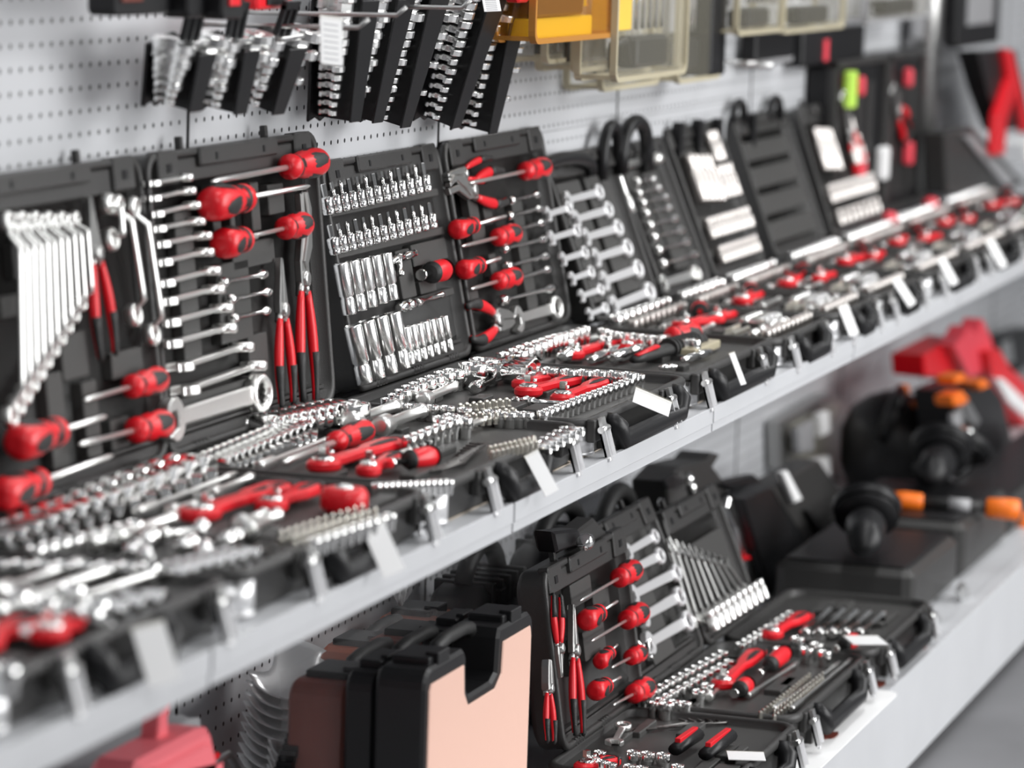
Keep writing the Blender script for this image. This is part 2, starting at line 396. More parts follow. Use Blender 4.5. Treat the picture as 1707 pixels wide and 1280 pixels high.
# ------------------------------------------------------------------ tool cases
CASES=[]
class Case: pass
def make_case(X0,X1,yf,yh,zb,zr,beta,H,label,group=None,lid=True,style=0,lidgrooves=None,hx=.13,taglatch=(0.07,.93),lidX=None,guard=True):
    k=Case();W=X1-X0;D=yh-yf
    root=obj('tool_case',None,None,Matrix.Translation((X0,yf,zb)));tag(root,label,'tool case',group or 'open tool cases along the shelves')
    h=zr-zb
    # tray shell: outer wall, rolled rim, inner wall, floor
    b=MB();rc=.03
    L=[(0,.004,-.0),(0,0,.006),(0,0,h-.010),(0,-.004,h-.009),(0,-.004,h-.001),(0,-.002,h),(0,.006,h),(0,.0085,h-.002),(0,.0085,h-.018)]
    rings=[(.008,0),(.004,.005),(.003,h-.012),(-.002,h-.011),(-.003,h-.008),(-.003,h-.003),(0,h),(.005,h),(.007,h-.003),(.007,h-.016)]
    vs=[];n=0
    for ins,z in rings:
        o=rrect(ins,W-ins,ins,D-ins,rc-ins*.5,5);n=len(o);vs+=[(p[0],p[1],z) for p in o]
    fs=[tuple(reversed(range(n))),tuple((len(rings)-1)*n+i for i in range(n))]
    for q in range(len(rings)-1):
        for i in range(n): j=(i+1)%n;fs.append((q*n+i,q*n+j,(q+1)*n+j,(q+1)*n+i))
    b.add(vs,fs,True)
    # front wall ribs and latch housings
    for u in (hx-.025,W-hx+.015): b.box(u,u+.01,-.006,.004,.004,h-.012)
    for u in (taglatch[0]*W,taglatch[1]*W): b.box(u-.018,u+.018,-.008,.004,h-.03,h-.001,None,.003)
    obj('tray',b.mesh('tray','case'),root)
    # front corner pieces of the tray (smooth rounded corners)
    hb=MB();hu0,hu1=hx,W-hx
    hb.tube([(hu0,.002,h-.012),(hu0,-.008,h-.013),(hu0+.004,-.015,h-.020),(hu0+.016,-.017,h-.038),(hu1-.016,-.017,h-.038),(hu1-.004,-.015,h-.020),(hu1,-.008,h-.013),(hu1,.002,h-.012)],[.011,.013,.014,.012,.012,.014,.013,.011],12)
    obj('handle',hb.mesh('handle','black'),root)
    for u in (taglatch[0]*W,taglatch[1]*W):
        m=Matrix.Translation((u,-.009,h-.006))@Matrix.Rotation(math.radians(-16),4,'X')
        lb=MB();lb.box(-.012,.012,-.003,.0,-.046,-.008,m);lb.box(-.012,-.009,-.008,0,-.044,-.010,m);lb.box(.009,.012,-.008,0,-.044,-.010,m)
        lb.box(-.006,.006,-.0045,-.001,-.050,-.044,m,.001)
        la=obj('latch',lb.mesh('latch','guard'),root)
        p=MB();p.lathe([(.0045,-.015),(.0045,.015)],10,m@Matrix.Translation((0,-.004,-.009)),'x');p.box(-.008,.008,-.006,-.001,-.008,.006,m)
        obj('latch_hook',p.mesh('latch_hook','zinc'),la)
    # insert with moulded pads
    fr=flat(X0,yf,zb+h-.012);k.tray=fr
    ib=MB();ib.box(.006,W-.006,.006,D-.006,h-.018,h-.012)
    rr=random.Random(int(W*1000)+int(X0*97))
    for q in range(9):
        u0=.012+rr.random()*(W-.12);v0=.012+rr.random()*(D-.06);ib.box(u0,min(W-.01,u0+.03+rr.random()*.07),v0,min(D-.01,v0+.012+rr.random()*.02),h-.013,h-.004,None,.002)
    obj('tray_insert',ib.mesh('tray_insert','insert'),root)
    if lid:
        LX0,LX1=lidX or (X0,X1);LW=LX1-LX0
        lf=lidframe(LX0,yh,zr,beta);k.lid=lf
        inv=Matrix.Translation((X0,yf,zb)).inverted()
        Ml=inv@lf.mat(0,0,0)
        s=MB();th=.034   # shell behind the panel, rim in front
        rings=[(.012,-th),(.003,-th+.006),(0,-th+.012),(0,.002),(-.002,.004),(-.002,.010),(.0,.012),(.005,.012),(.007,.009),(.008,-.006)]
        vs=[]
        for ins,z in rings:
            o=rrect(ins,LW-ins,.004+ins,H-ins,.024-ins*.4,5);n=len(o);vs+=[(p[0],p[1],z) for p in o]
        fs=[tuple(reversed(range(n))),tuple((len(rings)-1)*n+i for i in range(n))]
        for q in range(len(rings)-1):
            for i in range(n): j=(i+1)%n;fs.append((q*n+i,q*n+j,(q+1)*n+j,(q+1)*n+i))
        s.add(vs,fs,True)
        # top bar with latch bosses and handle recess
        t0=H-.036
        s.box(.03,LW-.03,t0,H-.008,-.006,.009,None,.003)
        for u in (.10*LW,.90*LW):
            s.box(u-.028,u+.028,H-.034,H+.003,-.002,.014,None,.003)
        s.box(.27*LW,.73*LW,H-.020,H+.002,-.004,.016,None,.004)
        for u in (.25*LW,.75*LW,): s.box(u-.004,u+.004,H-.006,H+.016,-.010,-.002,None,.0015)
        # hinge flange at the bottom
        s.box(.012,LW-.012,.006,.022,-.006,.006,None,.002);s.box(.02,LW-.02,.024,.028,-.006,.004)
        for u in (.18*LW,.5*LW,.82*LW):
            for e in range(4): s.box(u-.02+e*.011,u-.013+e*.011,.002,.012,.002,.012,None,.001)
        so=obj('lid',s.mesh('lid','case'),root)
        so.matrix_local=Ml
        # latch slots
        for u,du,v0,v1,n0 in ((.10*LW,.006,.022,.012,.0135),(.90*LW,.006,.022,.012,.0135),(.36*LW,.003,.014,.006,.0152),(.64*LW,.003,.014,.006,.0152)):
            c=MB();c.box(u-du,u+du,H-v0,H-v1,n0,n0+.0015);obj('latch_slot',c.mesh('latch_slot','black'),so)
        # panel
        g=MB();g.box(.008,LW-.008,.012,H-.01,-.010,-.006)
        if lidgrooves:
            for (u0,u1,v0,v1) in lidgrooves(lf,LW,H): g.box(u0,u1,v0,v1,-.0065,.007,None,.002)
        go=obj('lid_insert',g.mesh('lid_insert','insert'),root);go.matrix_local=Ml
        k.h=.007
    k.root=root;k.W=W;k.D=D;k.H=H;k.z=zr;k.X0=X0;k.X1=X1;k.yf=yf
    CASES.append(k);return k
def pads(*rects):
    """pads given as pixel quads (x0,y0 top-left .. x1,y1 bottom-right) on the lid plane"""
    def f(lf,W,H):
        out=[]
        for (a,b) in rects:
            p=lf.px(*a,.007);q=lf.px(*b,.007);u0,u1=sorted((p[0],q[0]));v0,v1=sorted((p[1],q[1]))
            u0=max(.01,u0);u1=min(W-.01,u1);v0=max(.03,v0);v1=min(H-.038,v1)
            if u1-u0>.006 and v1-v0>.006: out.append((u0,u1,v0,v1))
        return out
    return f
def gpads(*r): return lambda lf,W,H:[(a*W,b*W,c*H,d*H) for a,b,c,d in r]
# ------------------------------------------------------------------ setting
def struct(name,b,m,M4=None):
    o=obj(name,b.mesh(name,m),None,M4);o['kind']='structure';return o
b=MB();b.box(-3.2,9.5,0,.02,-1.08,1.3);struct('wall_back',b,'peg')
b=MB();b.box(-6,14,-7,.6,-1.12,-1.09);struct('floor',b,'floor')
# upright posts between the perforated sheets
for x in (-.9,0,.9,1.8,2.7,3.6,4.5,5.4):
    b=MB();b.box(x-.0028,x+.0028,-.0012,.002,-1.0,1.3);o=struct('trim_1' if x<-.5 else 'trim_%d'%(int(round(x/.9))+2),b,'black')
SZ=-.42;SF=-.412;LZ=-.912;LF=-.568
# upper shelf: one deck per bay with a folded front lip
for i in range(-3,9):
    x0=i*.9+.003;x1=(i+1)*.9-.003
    b=MB();b.box(x0,x1,SF,-.002,SZ-.022,SZ-.0005);b.box(x0,x1,SF-.003,SF+.004,SZ-.022,SZ+.001,None,.001)
    b.box(x0,x1,SF-.001,SF+.012,SZ-.034,SZ-.021)
    o=obj('shelf_deck',b.mesh('shelf_deck','shelf'));tag(o,'light grey steel shelf deck carrying the upper row of open tool cases','shelf','upper shelf decks')
    for s,xx in ((1,x0+.03),(-1,x1-.03)):
        q=MB();q.prism([(-.395,SZ-.035),(-.395,SZ-.022),(-.004,SZ-.022),(-.004,SZ-.09)],-.0015,.0015,0,Matrix(((0,0,1,xx),(1,0,0,0),(0,1,0,0),(0,0,0,1))))
        obj('bracket',q.mesh('bracket','shelf'),o)
# lower deck and its deep front panel
b=MB();b.box(-3.2,9.5,LF,-.002,LZ-.02,LZ)
o=obj('base_deck',b.mesh('base_deck','shelf'));tag(o,'wide light grey bottom deck under the lower row of cases','shelf')
b=MB();b.box(-3.2,9.5,LF-.006,LF,LZ-.001-.155,LZ+.002,None,.001);b.box(-3.2,9.5,LF-.004,LF+.02,LZ-.012,LZ+.0015)
obj('front_panel',b.mesh('front_panel','shelf'),o)
b=MB();b.prism(rrect(.55,1.42,-.590,-.30,.02),LZ+.0005,LZ+.003)
tag(obj('paper_sheet',b.mesh('paper_sheet','card')),'white printed paper sheet lying under the lower trays and over the deck edge','paper')
b=MB();b.prism(rrect(-.15,1.3,-.385,-.06,.01),SZ+.0003,SZ+.0015)
tag(obj('cardboard_liner',b.mesh('cardboard_liner','cardboard')),'thin beige cardboard liner on the upper shelf under the cases','cardboard')
# ------------------------------------------------------------------ the cases of the upper shelf
def c1(x,y):return (x/3.048,y/3.048+200)
def c2(x,y):return (x/3.048,y/3.048+560)
def c3(x,y):return (x/3.711+500,y/3.711+200)
def c4(x,y):return (x/3.048+500,y/3.048+500)
def c5(x,y):return (x/3.711+860,y/3.711+180)
def c6(x,y):return (x/3.048+880,y/3.048+740)
def c7(x,y):return (x/3.88+380,y/3.88+640)
def c8(x,y):return (x/4.064+780,y/4.064+540)
def c9(x,y):return (x/4.064,y/4.064+640)
def c10(x,y):return (x/6.096+600,y/6.096+600)
ZR=-.370
K={}
def UC(i,X0,X1,yh,zr,beta,H,lab,lat,lid=True,**kw):
    W=X1-X0
    K[i]=make_case(X0,X1,-.392,yh,SZ+.0018,zr,beta,H,lab,None,lid,0,taglatch=((lat[0]-X0)/W,(lat[1]-X0)/W),hx=max(.06,(lat[0]-X0)+.06),**kw)
    k=K[i]
    # smooth pale pieces curved around the two front corners
    for s in (0,1):
        g=MB();h=zr-SZ-.0018-.013;r=.030;o=[]
        for a in range(0,91,9):
            q=math.radians(180+a);o.append((r+r*1.04*math.cos(q),r+r*1.04*math.sin(q)))
        for a in range(90,-1,-9):
            q=math.radians(180+a);o.append((r+r*.97*math.cos(q),r+r*.97*math.sin(q)))
        if s: o=[(W-x,y) for x,y in o][::-1]
        g.prism(o,.004,h,0,None,True);g.prism(inset(o,-.0006),.001,.005,.001,None,True)
        obj('pale_corner',g.mesh('pale_corner','guard'),k.root)
UC(0,-1.31,-.80,-.062,ZR,7,.34,'black open tool case nearest the camera at the lower left frame edge',(-1.19,-.86))
UC(1,-.775,-.235,-.062,ZR,7,.342,'black open tool case whose lid holds tall offset wrenches and red pliers',(-.63,-.28),lidX=(-.735,-.207),
   lidgrooves=pads((c2(230,200),c2(370,760)),(c2(415,240),c2(540,760)),(c2(560,430),c2(680,680)),(c1(60,620),c1(360,760)),(c1(0,900),c1(250,960)),((100,560),(150,625)),((185,590),(240,620))))
UC(2,-.205,.33,-.062,ZR,6,.342,'black open tool case with graded wrench column and red screwdrivers in its lid',(-.07,.25),lidX=(-.203,.322),
   lidgrooves=pads((c1(800,300),c1(885,1260)),(c1(885,470),c1(1030,1200)),(c1(1100,740),c1(1290,1100)),(c1(1070,330),c1(1130,600)),(c1(1160,330),c1(1210,700)),(c1(1270,320),c1(1330,560)),(c1(1360,330),c1(1450,470)),(c1(1180,640),c1(1400,720)),(c1(1260,1100),c1(1370,1270)),(c2(880,330),c2(1300,520))))
UC(3,.36,.84,-.062,ZR,12,.30,'black open tool case with rows of chrome sockets in its lid',(.385,.70),lidX=(.412,.868),
   lidgrooves=gpads((.04,.96,.585,.62),(.04,.96,.765,.80),(.50,.62,.34,.56),(.64,.95,.47,.57),(.50,.95,.30,.335),(.66,.80,.34,.40)))
UC(4,.86,1.335,-.062,ZR,11.5,.30,'black open tool case with red pliers, screwdrivers and a driver column in its lid',(.885,1.20),lidX=(.886,1.345),
   lidgrooves=pads((c3(1310,500),c3(1480,1180)),(c3(1030,430),c3(1120,640)),(c3(1130,500),c3(1200,640)),(c3(1060,640),c3(1160,760)),(c3(1170,830),c3(1230,960)),(c3(1000,1080),c3(1120,1180))))
UC(5,1.36,1.715,-.10,-.375,21,.268,'black open case with two columns of thick ring wrenches in its lid',(1.40,1.63),lidgrooves=gpads((.08,.42,.12,.84),(.5,.86,.12,.84)))
UC(6,1.75,2.05,-.10,-.375,23,.265,'narrow black open case with an L-shaped lug wrench in its lid',(1.79,2.0),lidgrooves=gpads((.12,.40,.3,.84),(.45,.75,.16,.8)))
UC(7,2.08,2.43,-.10,-.375,22,.275,'black open case with pale deep sockets and a row of short sockets in its lid',(2.13,2.38),lidgrooves=gpads((.06,.94,.35,.42),(.06,.94,.16,.20),(.06,.94,.80,.86)))
UC(8,2.52,2.93,-.10,-.375,21,.275,'black open case with an empty dark grooved lid',(2.56,2.88),lidgrooves=gpads((.08,.92,.12,.26),(.08,.92,.31,.45),(.08,.92,.50,.64),(.08,.92,.69,.82)))
UC(9,2.97,3.43,-.105,-.375,19,.27,'black open case with pale sockets in its lid beside the upright tool case',(3.02,3.38),lidgrooves=gpads((.06,.94,.35,.42),(.06,.94,.16,.20)))
# ---- lid tools
def ltool(fr,parts_fn,a,b,h,name,label,cat,group,edge=None):
    m,L=fr.seg(a,b,h)
    if edge is not None: m=m@Matrix.Translation((0,.003,edge))@Matrix.Rotation(PI/2,4,'X')
    return put(name,parts_fn(L),m,label,cat,group)
G=.0075
l1,l2,l3,l4,l5,l6=[K[i].lid for i in (1,2,3,4,5,6)]
for k in range(11):
    top=(116-11.5*k,352+(k%2)*4);bot=(129-12.2*k,520+19.5*k)
    ltool(l1,lambda L:offsetwrench(L,.0085+.0003*k,'satin'),top,bot,G,'offset_wrench','chrome offset ring wrench standing upright in the fan of wrenches at the left edge','wrench','offset wrenches in the far left lid')
for a,bb in (((181,325),(216,545)),((208,328),(246,577)),((168,322),(176,420))):
    ltool(l1,lambda L:offsetwrench(L,.0125,'satin'),a,bb,G,'offset_wrench','long chrome offset ring wrench right of the upright red pliers','wrench','long wrenches right of the red pliers')
ltool(l1,lambda L:pliers(L,.030,'nose'),(168,592),(137,328),G,'pliers','red handled long nose pliers standing upright between chrome offset wrenches','pliers',None)
def sd(fr,butt,tip,hl,hr,sr,h,label,ph=1,group=None):
    m,L=fr.seg(butt,tip,h);hl=min(hl,L*.8);return put('screwdriver',screwdriver(round(hl,3),hr,round(L-hl,3),sr,ph),m,label,'screwdriver',group)
sd(l1,(246,632),(118,668),.085,.0155,.0028,G,'red screwdriver pointing left below the offset wrenches, topmost of the left lid')
sd(l1,(-4,742),(150,695),.105,.019,.003,G,'large red and black screwdriver at the left frame edge above another one')
sd(l1,(252,706),(107,742),.088,.017,.0032,G,'red and black screwdriver pointing left at the right side of the far left lid')
sd(l1,(-30,828),(163,760),.10,.018,.0032,G,'lowest red and black screwdriver at the left frame edge with a long shank')
W2=[((730,322),(918,288)),((730,398),(932,355)),((742,478),(957,427)),((750,552),(978,508)),((768,630),(1010,580)),((775,722),(1020,662)),((785,828),(1052,755)),((795,920),(1072,848)),((807,1028),(1112,943)),((812,1135),(1130,1045)),((868,1252),(1215,1138))]
for i,(a,c) in enumerate(W2):
    ltool(l2,lambda L:wrench(L,.010+.0004*i,.0105+.0005*i,'satin'),c1(a[0]-8,a[1]+2),c1(c[0]+12,c[1]-2),G,'combination_wrench','slim chrome combination wrench in the graded column beside the red screwdrivers','wrench','graded wrench column beside red screwdrivers',.006)
ltool(l2,lambda L:wrench(L,.015,.0165,'satin'),c2(880,275),c2(1285,132),G,'combination_wrench','chrome combination wrench just above the largest wrench of the column','wrench',None,.007)
ltool(l2,lambda L:wrench(L,.023,.0235,'satin'),c2(790,440),c2(1312,280),G,'combination_wrench','largest combination wrench at the bottom of the column with a big open ring','wrench',None)
for a,c in (((1095,828),(1322,783)),((1135,915),(1342,872)),((1150,1012),(1336,968))):
    ltool(l2,lambda L:nutdriver(L,.0062),c1(*a),c1(*c),G,'double_end_driver','small bright double-end driver below the short red screwdrivers','driver','three small drivers below red screwdrivers')
sd(l2,(511,270),(328,304),.115,.0185,.0036,G,'red and black screwdriver at the top right corner of its lid pointing left')
sd(l2,(318,343),(490,311),.118,.0205,.0032,G,'fat red screwdriver pointing right beside the wrench column')
sd(l2,(343,408),(405,395),.072,.0185,.003,G,'short stubby red screwdriver beside the wrench column pointing right')
sd(l2,(487,374),(399,394),.072,.0165,.0028,G,'short red and black screwdriver pointing left near slip-joint pliers')
ltool(l2,lambda L:pliers(L,.030,'nose'),(468,672),(457,430),G,'pliers','long nose pliers with red and black handles left of the slip-joint pliers','pliers',None)
ltool(l2,lambda L:pliers(L,.033,'slip'),(505,668),(490,318),G,'pliers','slip-joint pliers with red handles along the right edge of its lid','pliers',None)
# lid 3 : two rows of bit sockets, deep sockets, T-bar
def row(fr,p0,p1,q0,q1,n,fn,name,label,cat,group,h=G,sk=()):
    for i in range(n):
        if i in sk: continue
        t=i/(n-1);a=(p0[0]+(p1[0]-p0[0])*t,p0[1]+(p1[1]-p0[1])*t);c=(q0[0]+(q1[0]-q0[0])*t,q0[1]+(q1[1]-q0[1])*t)
        ltool(fr,lambda L:fn(L,i),a,c,h,name,label,cat,group)
row(l3,c3(146,590),c3(752,448),c3(106,402),c3(722,268),13,lambda L,i:bitsocket(.0078,round(L,3),i%3),'bit_socket','chrome bit socket in the upper of two rows near the lid top','bit socket','upper row of bit sockets')
row(l3,c3(186,836),c3(788,676),c3(146,655),c3(760,515),13,lambda L,i:bitsocket(.0078,round(L,3),i%3),'bit_socket','chrome bit socket in the second row below the lid top','bit socket','second row of bit sockets')
row(l3,c3(262,1212),c3(528,1122),c3(205,895),c3(478,830),5,lambda L,i:lyingsocket(.0102,round(L,3),'polish'),'deep_socket','long chrome deep socket in the left cluster of five below the bit sockets','socket','five long deep sockets in the middle of the lid')
row(l3,c4(287,433),c4(483,358),c4(222,135),c4(425,68),4,lambda L,i:lyingsocket(.0120,round(L,3),'polish'),'deep_socket','big chrome deep socket in the bottom left corner of the socket lid','socket','four biggest deep sockets at the lid bottom')
row(l3,c4(533,335),c4(742,262),c4(500,142),c4(708,86),7,lambda L,i:lyingsocket(.0080-.0003*i,round(L,3),'polish'),'deep_socket','medium chrome deep socket in the bottom right row of seven','socket','seven medium sockets at the lid bottom right')
ltool(l3,lambda L:balljoint(L,.0062),c3(525,882),c3(700,822),G,'sliding_bar','short chrome sliding bar left of the red driver handle','bar',None)
ltool(l3,lambda L:bar(L,.0055,'chrome'),c3(600,965),c3(592,828),G+.006,'extension_bar','short chrome extension standing upright beside the red driver handle','bar',None)
ltool(l3,lambda L:bithandle(.062,.0155),c3(832,935),c3(590,990),G,'nut_driver','red and black stubby driver with a chrome shank among chrome sockets','driver',None)
ltool(l3,lambda L:balljoint(L,.0075),c3(580,1168),c3(680,1135),G,'universal_joint','small chrome universal joint left of the ball-ended bar','joint',None)
ltool(l3,lambda L:bar(L,.0062,'chrome'),c3(695,1135),c3(862,1080),G,'extension_bar','short chrome ball-ended bar under the red driver handle','bar',None)
# lid 4
sd(l4,(891,281),(765,308),.105,.0165,.003,G,'red screwdriver at the top right of the lid with the nut driver column')
ltool(l4,lambda L:pliers(L,.034,'slip'),(832,312),(738,322),G,'pliers','red handled gripping pliers lying under the top screwdriver','pliers',None)
ltool(l4,lambda L:pliers(L,.022,'combo'),(813,281),(735,297),G,'pliers','small red handled pliers at the lid top left with grey jaws','pliers',None)
sd(l4,(742,386),(829,362),.085,.0145,.0027,G,'red and black screwdriver pointing right below the gripping pliers')
sd(l4,(842,391),(752,413),.088,.0155,.0027,G,'red screwdriver pointing left in the lid middle, upper of two alike')
sd(l4,(754,453),(820,432),.08,.0145,.0027,G,'red and black screwdriver pointing right in the lid middle left')
sd(l4,(843,463),(768,484),.088,.0155,.0027,G,'red screwdriver pointing left in the lid middle, lower of two alike')
ltool(l4,lambda L:pliers(L,.036,'combo'),c4(835,120),c4(1050,100),G,'pliers','red handled pliers at the bottom left corner beside a large wrench','pliers',None)
W4=[((1272,503),(1450,462)),((1258,600),(1464,548)),((1285,690),(1476,637)),((1222,803),(1492,738)),((1240,912),(1506,842)),((1275,1000),(1514,925)),((1208,1122),(1540,1040))]
for i,(a,c) in enumerate(W4):
    ltool(l4,lambda L:nutdriver(L,.0062+.0002*i),c3(*a),c3(*c),G,'double_end_driver','chrome double-end driver in the graded column right of the red screwdrivers','driver','driver column right of red screwdrivers')
ltool(l4,lambda L:wrench(L,.017,.0185,'satin'),c3(1290,1245),c3(1572,1160),G,'combination_wrench','thick chrome combination wrench below the driver column','wrench',None)
# lid 5
for i,(a,c) in enumerate([((285,580),(505,523)),((335,700),(562,632)),((395,812),(622,745)),((455,940),(680,868)),((505,1085),(745,998)),((565,1240),(815,1138))]):
    ltool(l5,lambda L:wrench(L,.0125+.0004*i,.0130+.0006*i,'guard'),c5(*a),c5(*c),G,'combination_wrench','thick chrome ring wrench in the right column of the two-column lid','wrench','right column of ring wrenches')
for i,(a,c) in enumerate([((165,668),(318,620)),((190,815),(368,762)),((262,945),(418,897)),((320,1066),(458,1016)),((380,1172),(517,1124)),((430,1285),(546,1240))]):
    ltool(l5,lambda L:wrench(L,.0105-.0003*i,.0115-.0004*i,'guard'),c5(*a),c5(*c),G,'combination_wrench','smaller chrome ring wrench in the left column of the two-column lid','wrench','left column of ring wrenches')
# lid 6
p=l6.px(*c5(650,670),.008);q=l6.px(*c5(640,365),.008);r_=l6.px(*c5(920,345),.008)
put('lug_wrench',lugwrench(round(q[1]-p[1],3),round(r_[0]-q[0],3),.0065),l6.mat(p[0]*.5+q[0]*.5,p[1],G),'bent chrome L-shaped lug wrench across the top left of a lid','wrench')
for i,(a,c) in enumerate(zip([(712,468),(720,540),(745,600),(765,664),(790,738),(815,812),(842,892),(870,976)],[(828,450),(866,503),(910,558),(930,622),(968,688),(1004,760),(1040,832),(1088,912)])):
    ltool(l6,lambda L:nutdriver(round(L,3),.0075),c5(*a),c5(*c),G,'double_end_driver','chrome double-end driver in the column under the lug wrench','driver','driver column under the lug wrench')
ltool(l6,lambda L:wrench(L,.016,.014,'satin'),c5(875,1098),c5(1100,1030),G,'combination_wrench','pale thick wrench below the driver column of the lug wrench lid','wrench',None)
# lids 7 and 9 laid out in the lid's own measures
def soclid(k,nm):
    f=k.lid;W=K[k.i].W;H=.275
    for i in range(5): put('deep_socket',lyingsocket(.0100,.085,'palesock'),f.mat(.055+.030*i,.225-.002*i,G,-PI/2),'pale deep socket in the left cluster of the %s'%nm,'socket','deep sockets in the '+nm)
    for i in range(4): put('deep_socket',lyingsocket(.0085,.06,'palesock'),f.mat(W-.13+.027*i,.195,G,-PI/2),'pale medium socket in the right cluster of the %s'%nm,'socket','medium sockets in the '+nm)
    for i in range(3): put('deep_socket',lyingsocket(.0085,.055,'palesock'),f.mat(W-.115+.022*i,.262-.004,G,-PI/2),'pale socket in the top right corner of the %s'%nm,'socket','top sockets in the '+nm)
    for i in range(11): put('short_socket',lyingsocket(.0080+.0002*i,.036,'palesock'),f.mat(.045+(W-.09)/10*i,.110,G,-PI/2),'short pale socket in the long row of the %s'%nm,'socket','short sockets in the '+nm)
    for i in range(8): put('short_socket',lyingsocket(.0095,.030,'palesock'),f.mat(.055+(W-.11)/7*i,.058,G,-PI/2),'short pale socket in the bottom row of the %s'%nm,'socket','bottom sockets in the '+nm)
for i in K: K[i].i=i
soclid(K[7],'lid left of the empty lid');soclid(K[9],'lid right of the empty lid')
# ------------------------------------------------------------------ tray tools
def up(fr,px,r,h,label,group,mt='chrome',z=0):
    u,v=fr.px(px[0],px[1],h+z);return put('socket',socket(round(r,4),round(h,4),mt),fr.mat(u,v,z),label,'socket',group)
def line(p0,p1,n,pw=1.):
    return [(p0[0]+(p1[0]-p0[0])*(i/(n-1))**pw,p0[1]+(p1[1]-p0[1])*(i/(n-1))**pw) for i in range(n)]
def tseg(fr,fn,a,b,h,name,label,cat,group=None):
    m,L=fr.seg(a,b,h);return put(name,fn(round(L,3)),m,label,cat,group)
t0,t1,t2,t3,t4=[K[i].tray for i in range(5)]
# tray 3, in focus
nm='sharp middle tray'
for i,p in enumerate([(648,664),(660,657),(672,650),(684,643),(697,638),(711,632),(725,627),(741,620),(757,616)]):
    up(t3,p,.0105+.0006*i,.024+.0005*i,'chrome socket in the graded row along the hinge of the %s'%nm,'hinge row sockets of the '+nm)
up(t3,(789,606),.0205,.034,'large chrome socket, left of the two biggest at the hinge of the sharp middle tray',None)
up(t3,(808,598),.0215,.036,'biggest chrome socket at the hinge corner of the sharp middle tray',None)
for i,p in enumerate([(658,672),(673,673),(688,674),(720,676),(746,677),(775,680),(818,684),(834,686),(850,687),(866,687),(878,687)]):
    up(t3,p,.0098,.020,'small chrome socket along the left edge of the %s'%nm,'left edge sockets of the '+nm)
for i,p in enumerate(line((905,685),(1066,624),19)):
    up(t3,p,.0080,.020,'small chrome socket in the long front row of the %s'%nm,'front row sockets of the '+nm)
for i,p in enumerate([(853,607),(886,610),(917,613),(949,616),(975,617),(1000,618),(1023,619),(1048,621)]):
    up(t3,p,.0125,.026,'chrome socket along the right edge of the %s'%nm,'right edge sockets of the '+nm)
for a,c in (((818,631),(872,636)),((832,624),(887,631)),((842,618),(897,626))):
    m,L=t3.seg(a,c,.012);put('deep_socket',lyingsocket(.0115,.055,'chrome'),m,'dark-mouthed deep socket lying behind the red ratchets','socket','three deep sockets behind the red ratchets')
for j,(a,c,r) in enumerate((((703,680),(758,656),.0105),((733,661),(800,636),.008),((790,657),(848,634),.0085),((880,677),(948,680),.006),((858,676),(880,672),.006))):
    tseg(t3,lambda L:bar(L,r,'chrome' if j else 'satin'),a,c,.002,'extension_bar',['wide silver extension lying at the left of the sharp middle tray','long silver extension beside the graded sockets of the sharp middle tray','silver extension ending at the bits block','thin silver rod in front of the red ratchets','very short silver adapter next to the bits'][j],'bar')
for i in range(8):
    for j in range(4):
        p=(768+i*11+j*5,656+j*8-i*.3-(i*1.0))
        u,v=t3.px(*p,.03);put('screw_bit',smallbit(j%2),t3.mat(u,v,.006),'steel screw bit standing in the block left of the red ratchets','bit','bits left of the red ratchets')
for a,c,w,lb in (((862,651),(930,635),.032,'red ratchet with round head, rearmost of the three in the sharp middle tray'),((868,664),(972,639),.036,'long red and black ratchet in the middle of the three'),((930,676),(1012,644),.033,'red ratchet nearest the front socket row of the sharp middle tray')):
    tseg(t3,lambda L:ratchet(L,w),a,c,.004,'ratchet',lb,'ratchet')
# tray 4
nm='tray with the thick black handle'
for i,p in enumerate([(849,589),(863,583),(874,578),(887,573),(899,569),(909,565),(919,561),(928,558),(938,556),(947,554),(957,550),(967,547),(977,544)]):
    up(t4,p,max(.0065,.0185-.0012*i),.026+.001*i,'chrome socket in the shrinking hinge row of the %s'%nm,'hinge row sockets of the '+nm)
for i,p in enumerate([(1006,548),(1022,552),(1040,555),(1058,556),(1074,558),(1092,560),(1110,562),(1126,563),(1143,565),(1010,560),(1158,566)]):
    up(t4,p,.0095,.028,'chrome socket along the right edge of the %s'%nm,'right edge sockets of the '+nm)
tseg(t4,lambda L:bar(L,.009,'satin'),(880,607),(1018,565),.002,'extension_bar','long silver extension bar running beside the shrinking socket row','bar')
tseg(t4,lambda L:ratchet(L,.036),(944,602),(1047,572),.004,'ratchet','large red ratchet beside the long silver extension bar','ratchet')
tseg(t4,lambda L:ratchet(L,.026),(1040,590),(1086,575),.004,'ratchet','small red ratchet between the large one and the black handle','ratchet')
sd(t4,(1160,574),(1095,583),.07,.017,.004,.002,'red driver handle beside the thick black grip')
m,L=t4.seg((1055,614),(1168,582),.002)
q=MB();q.tube([(0,0,.012),(L*.1,0,.013),(L*.35,0,.013),(L*.95,0,.014),(L,0,.014)],[.006,.010,.011,.0155,.012],14,None,.8)
e=MB();e.tube([(L*.02,-.003,.0185),(L*.3,-.003,.0235)],[.004,.006],8,None,.5)
for i in range(9): q.lathe([(.0155,L*(.5+.045*i)),(.0165,L*(.512+.045*i)),(.0155,L*(.524+.045*i))],14,Matrix.Translation((0,0,.0135)),'x')
put('driver_handle',[('grip',q.mesh('grip','rubber')),('stripe',e.mesh('stripe','red'))],m,'thick black ribbed driver handle with a red stripe across the tray','driver')
for a,c,r in (((936,606),(967,597),.0105),((984,609),(1040,586),.0075),((1020,608),(1078,590),.0095)):
    tseg(t4,lambda L:balljoint(L,r),a,c,.002,'universal_joint','chrome jointed adapter lying before the large red ratchet','joint','jointed adapters before the large red ratchet')
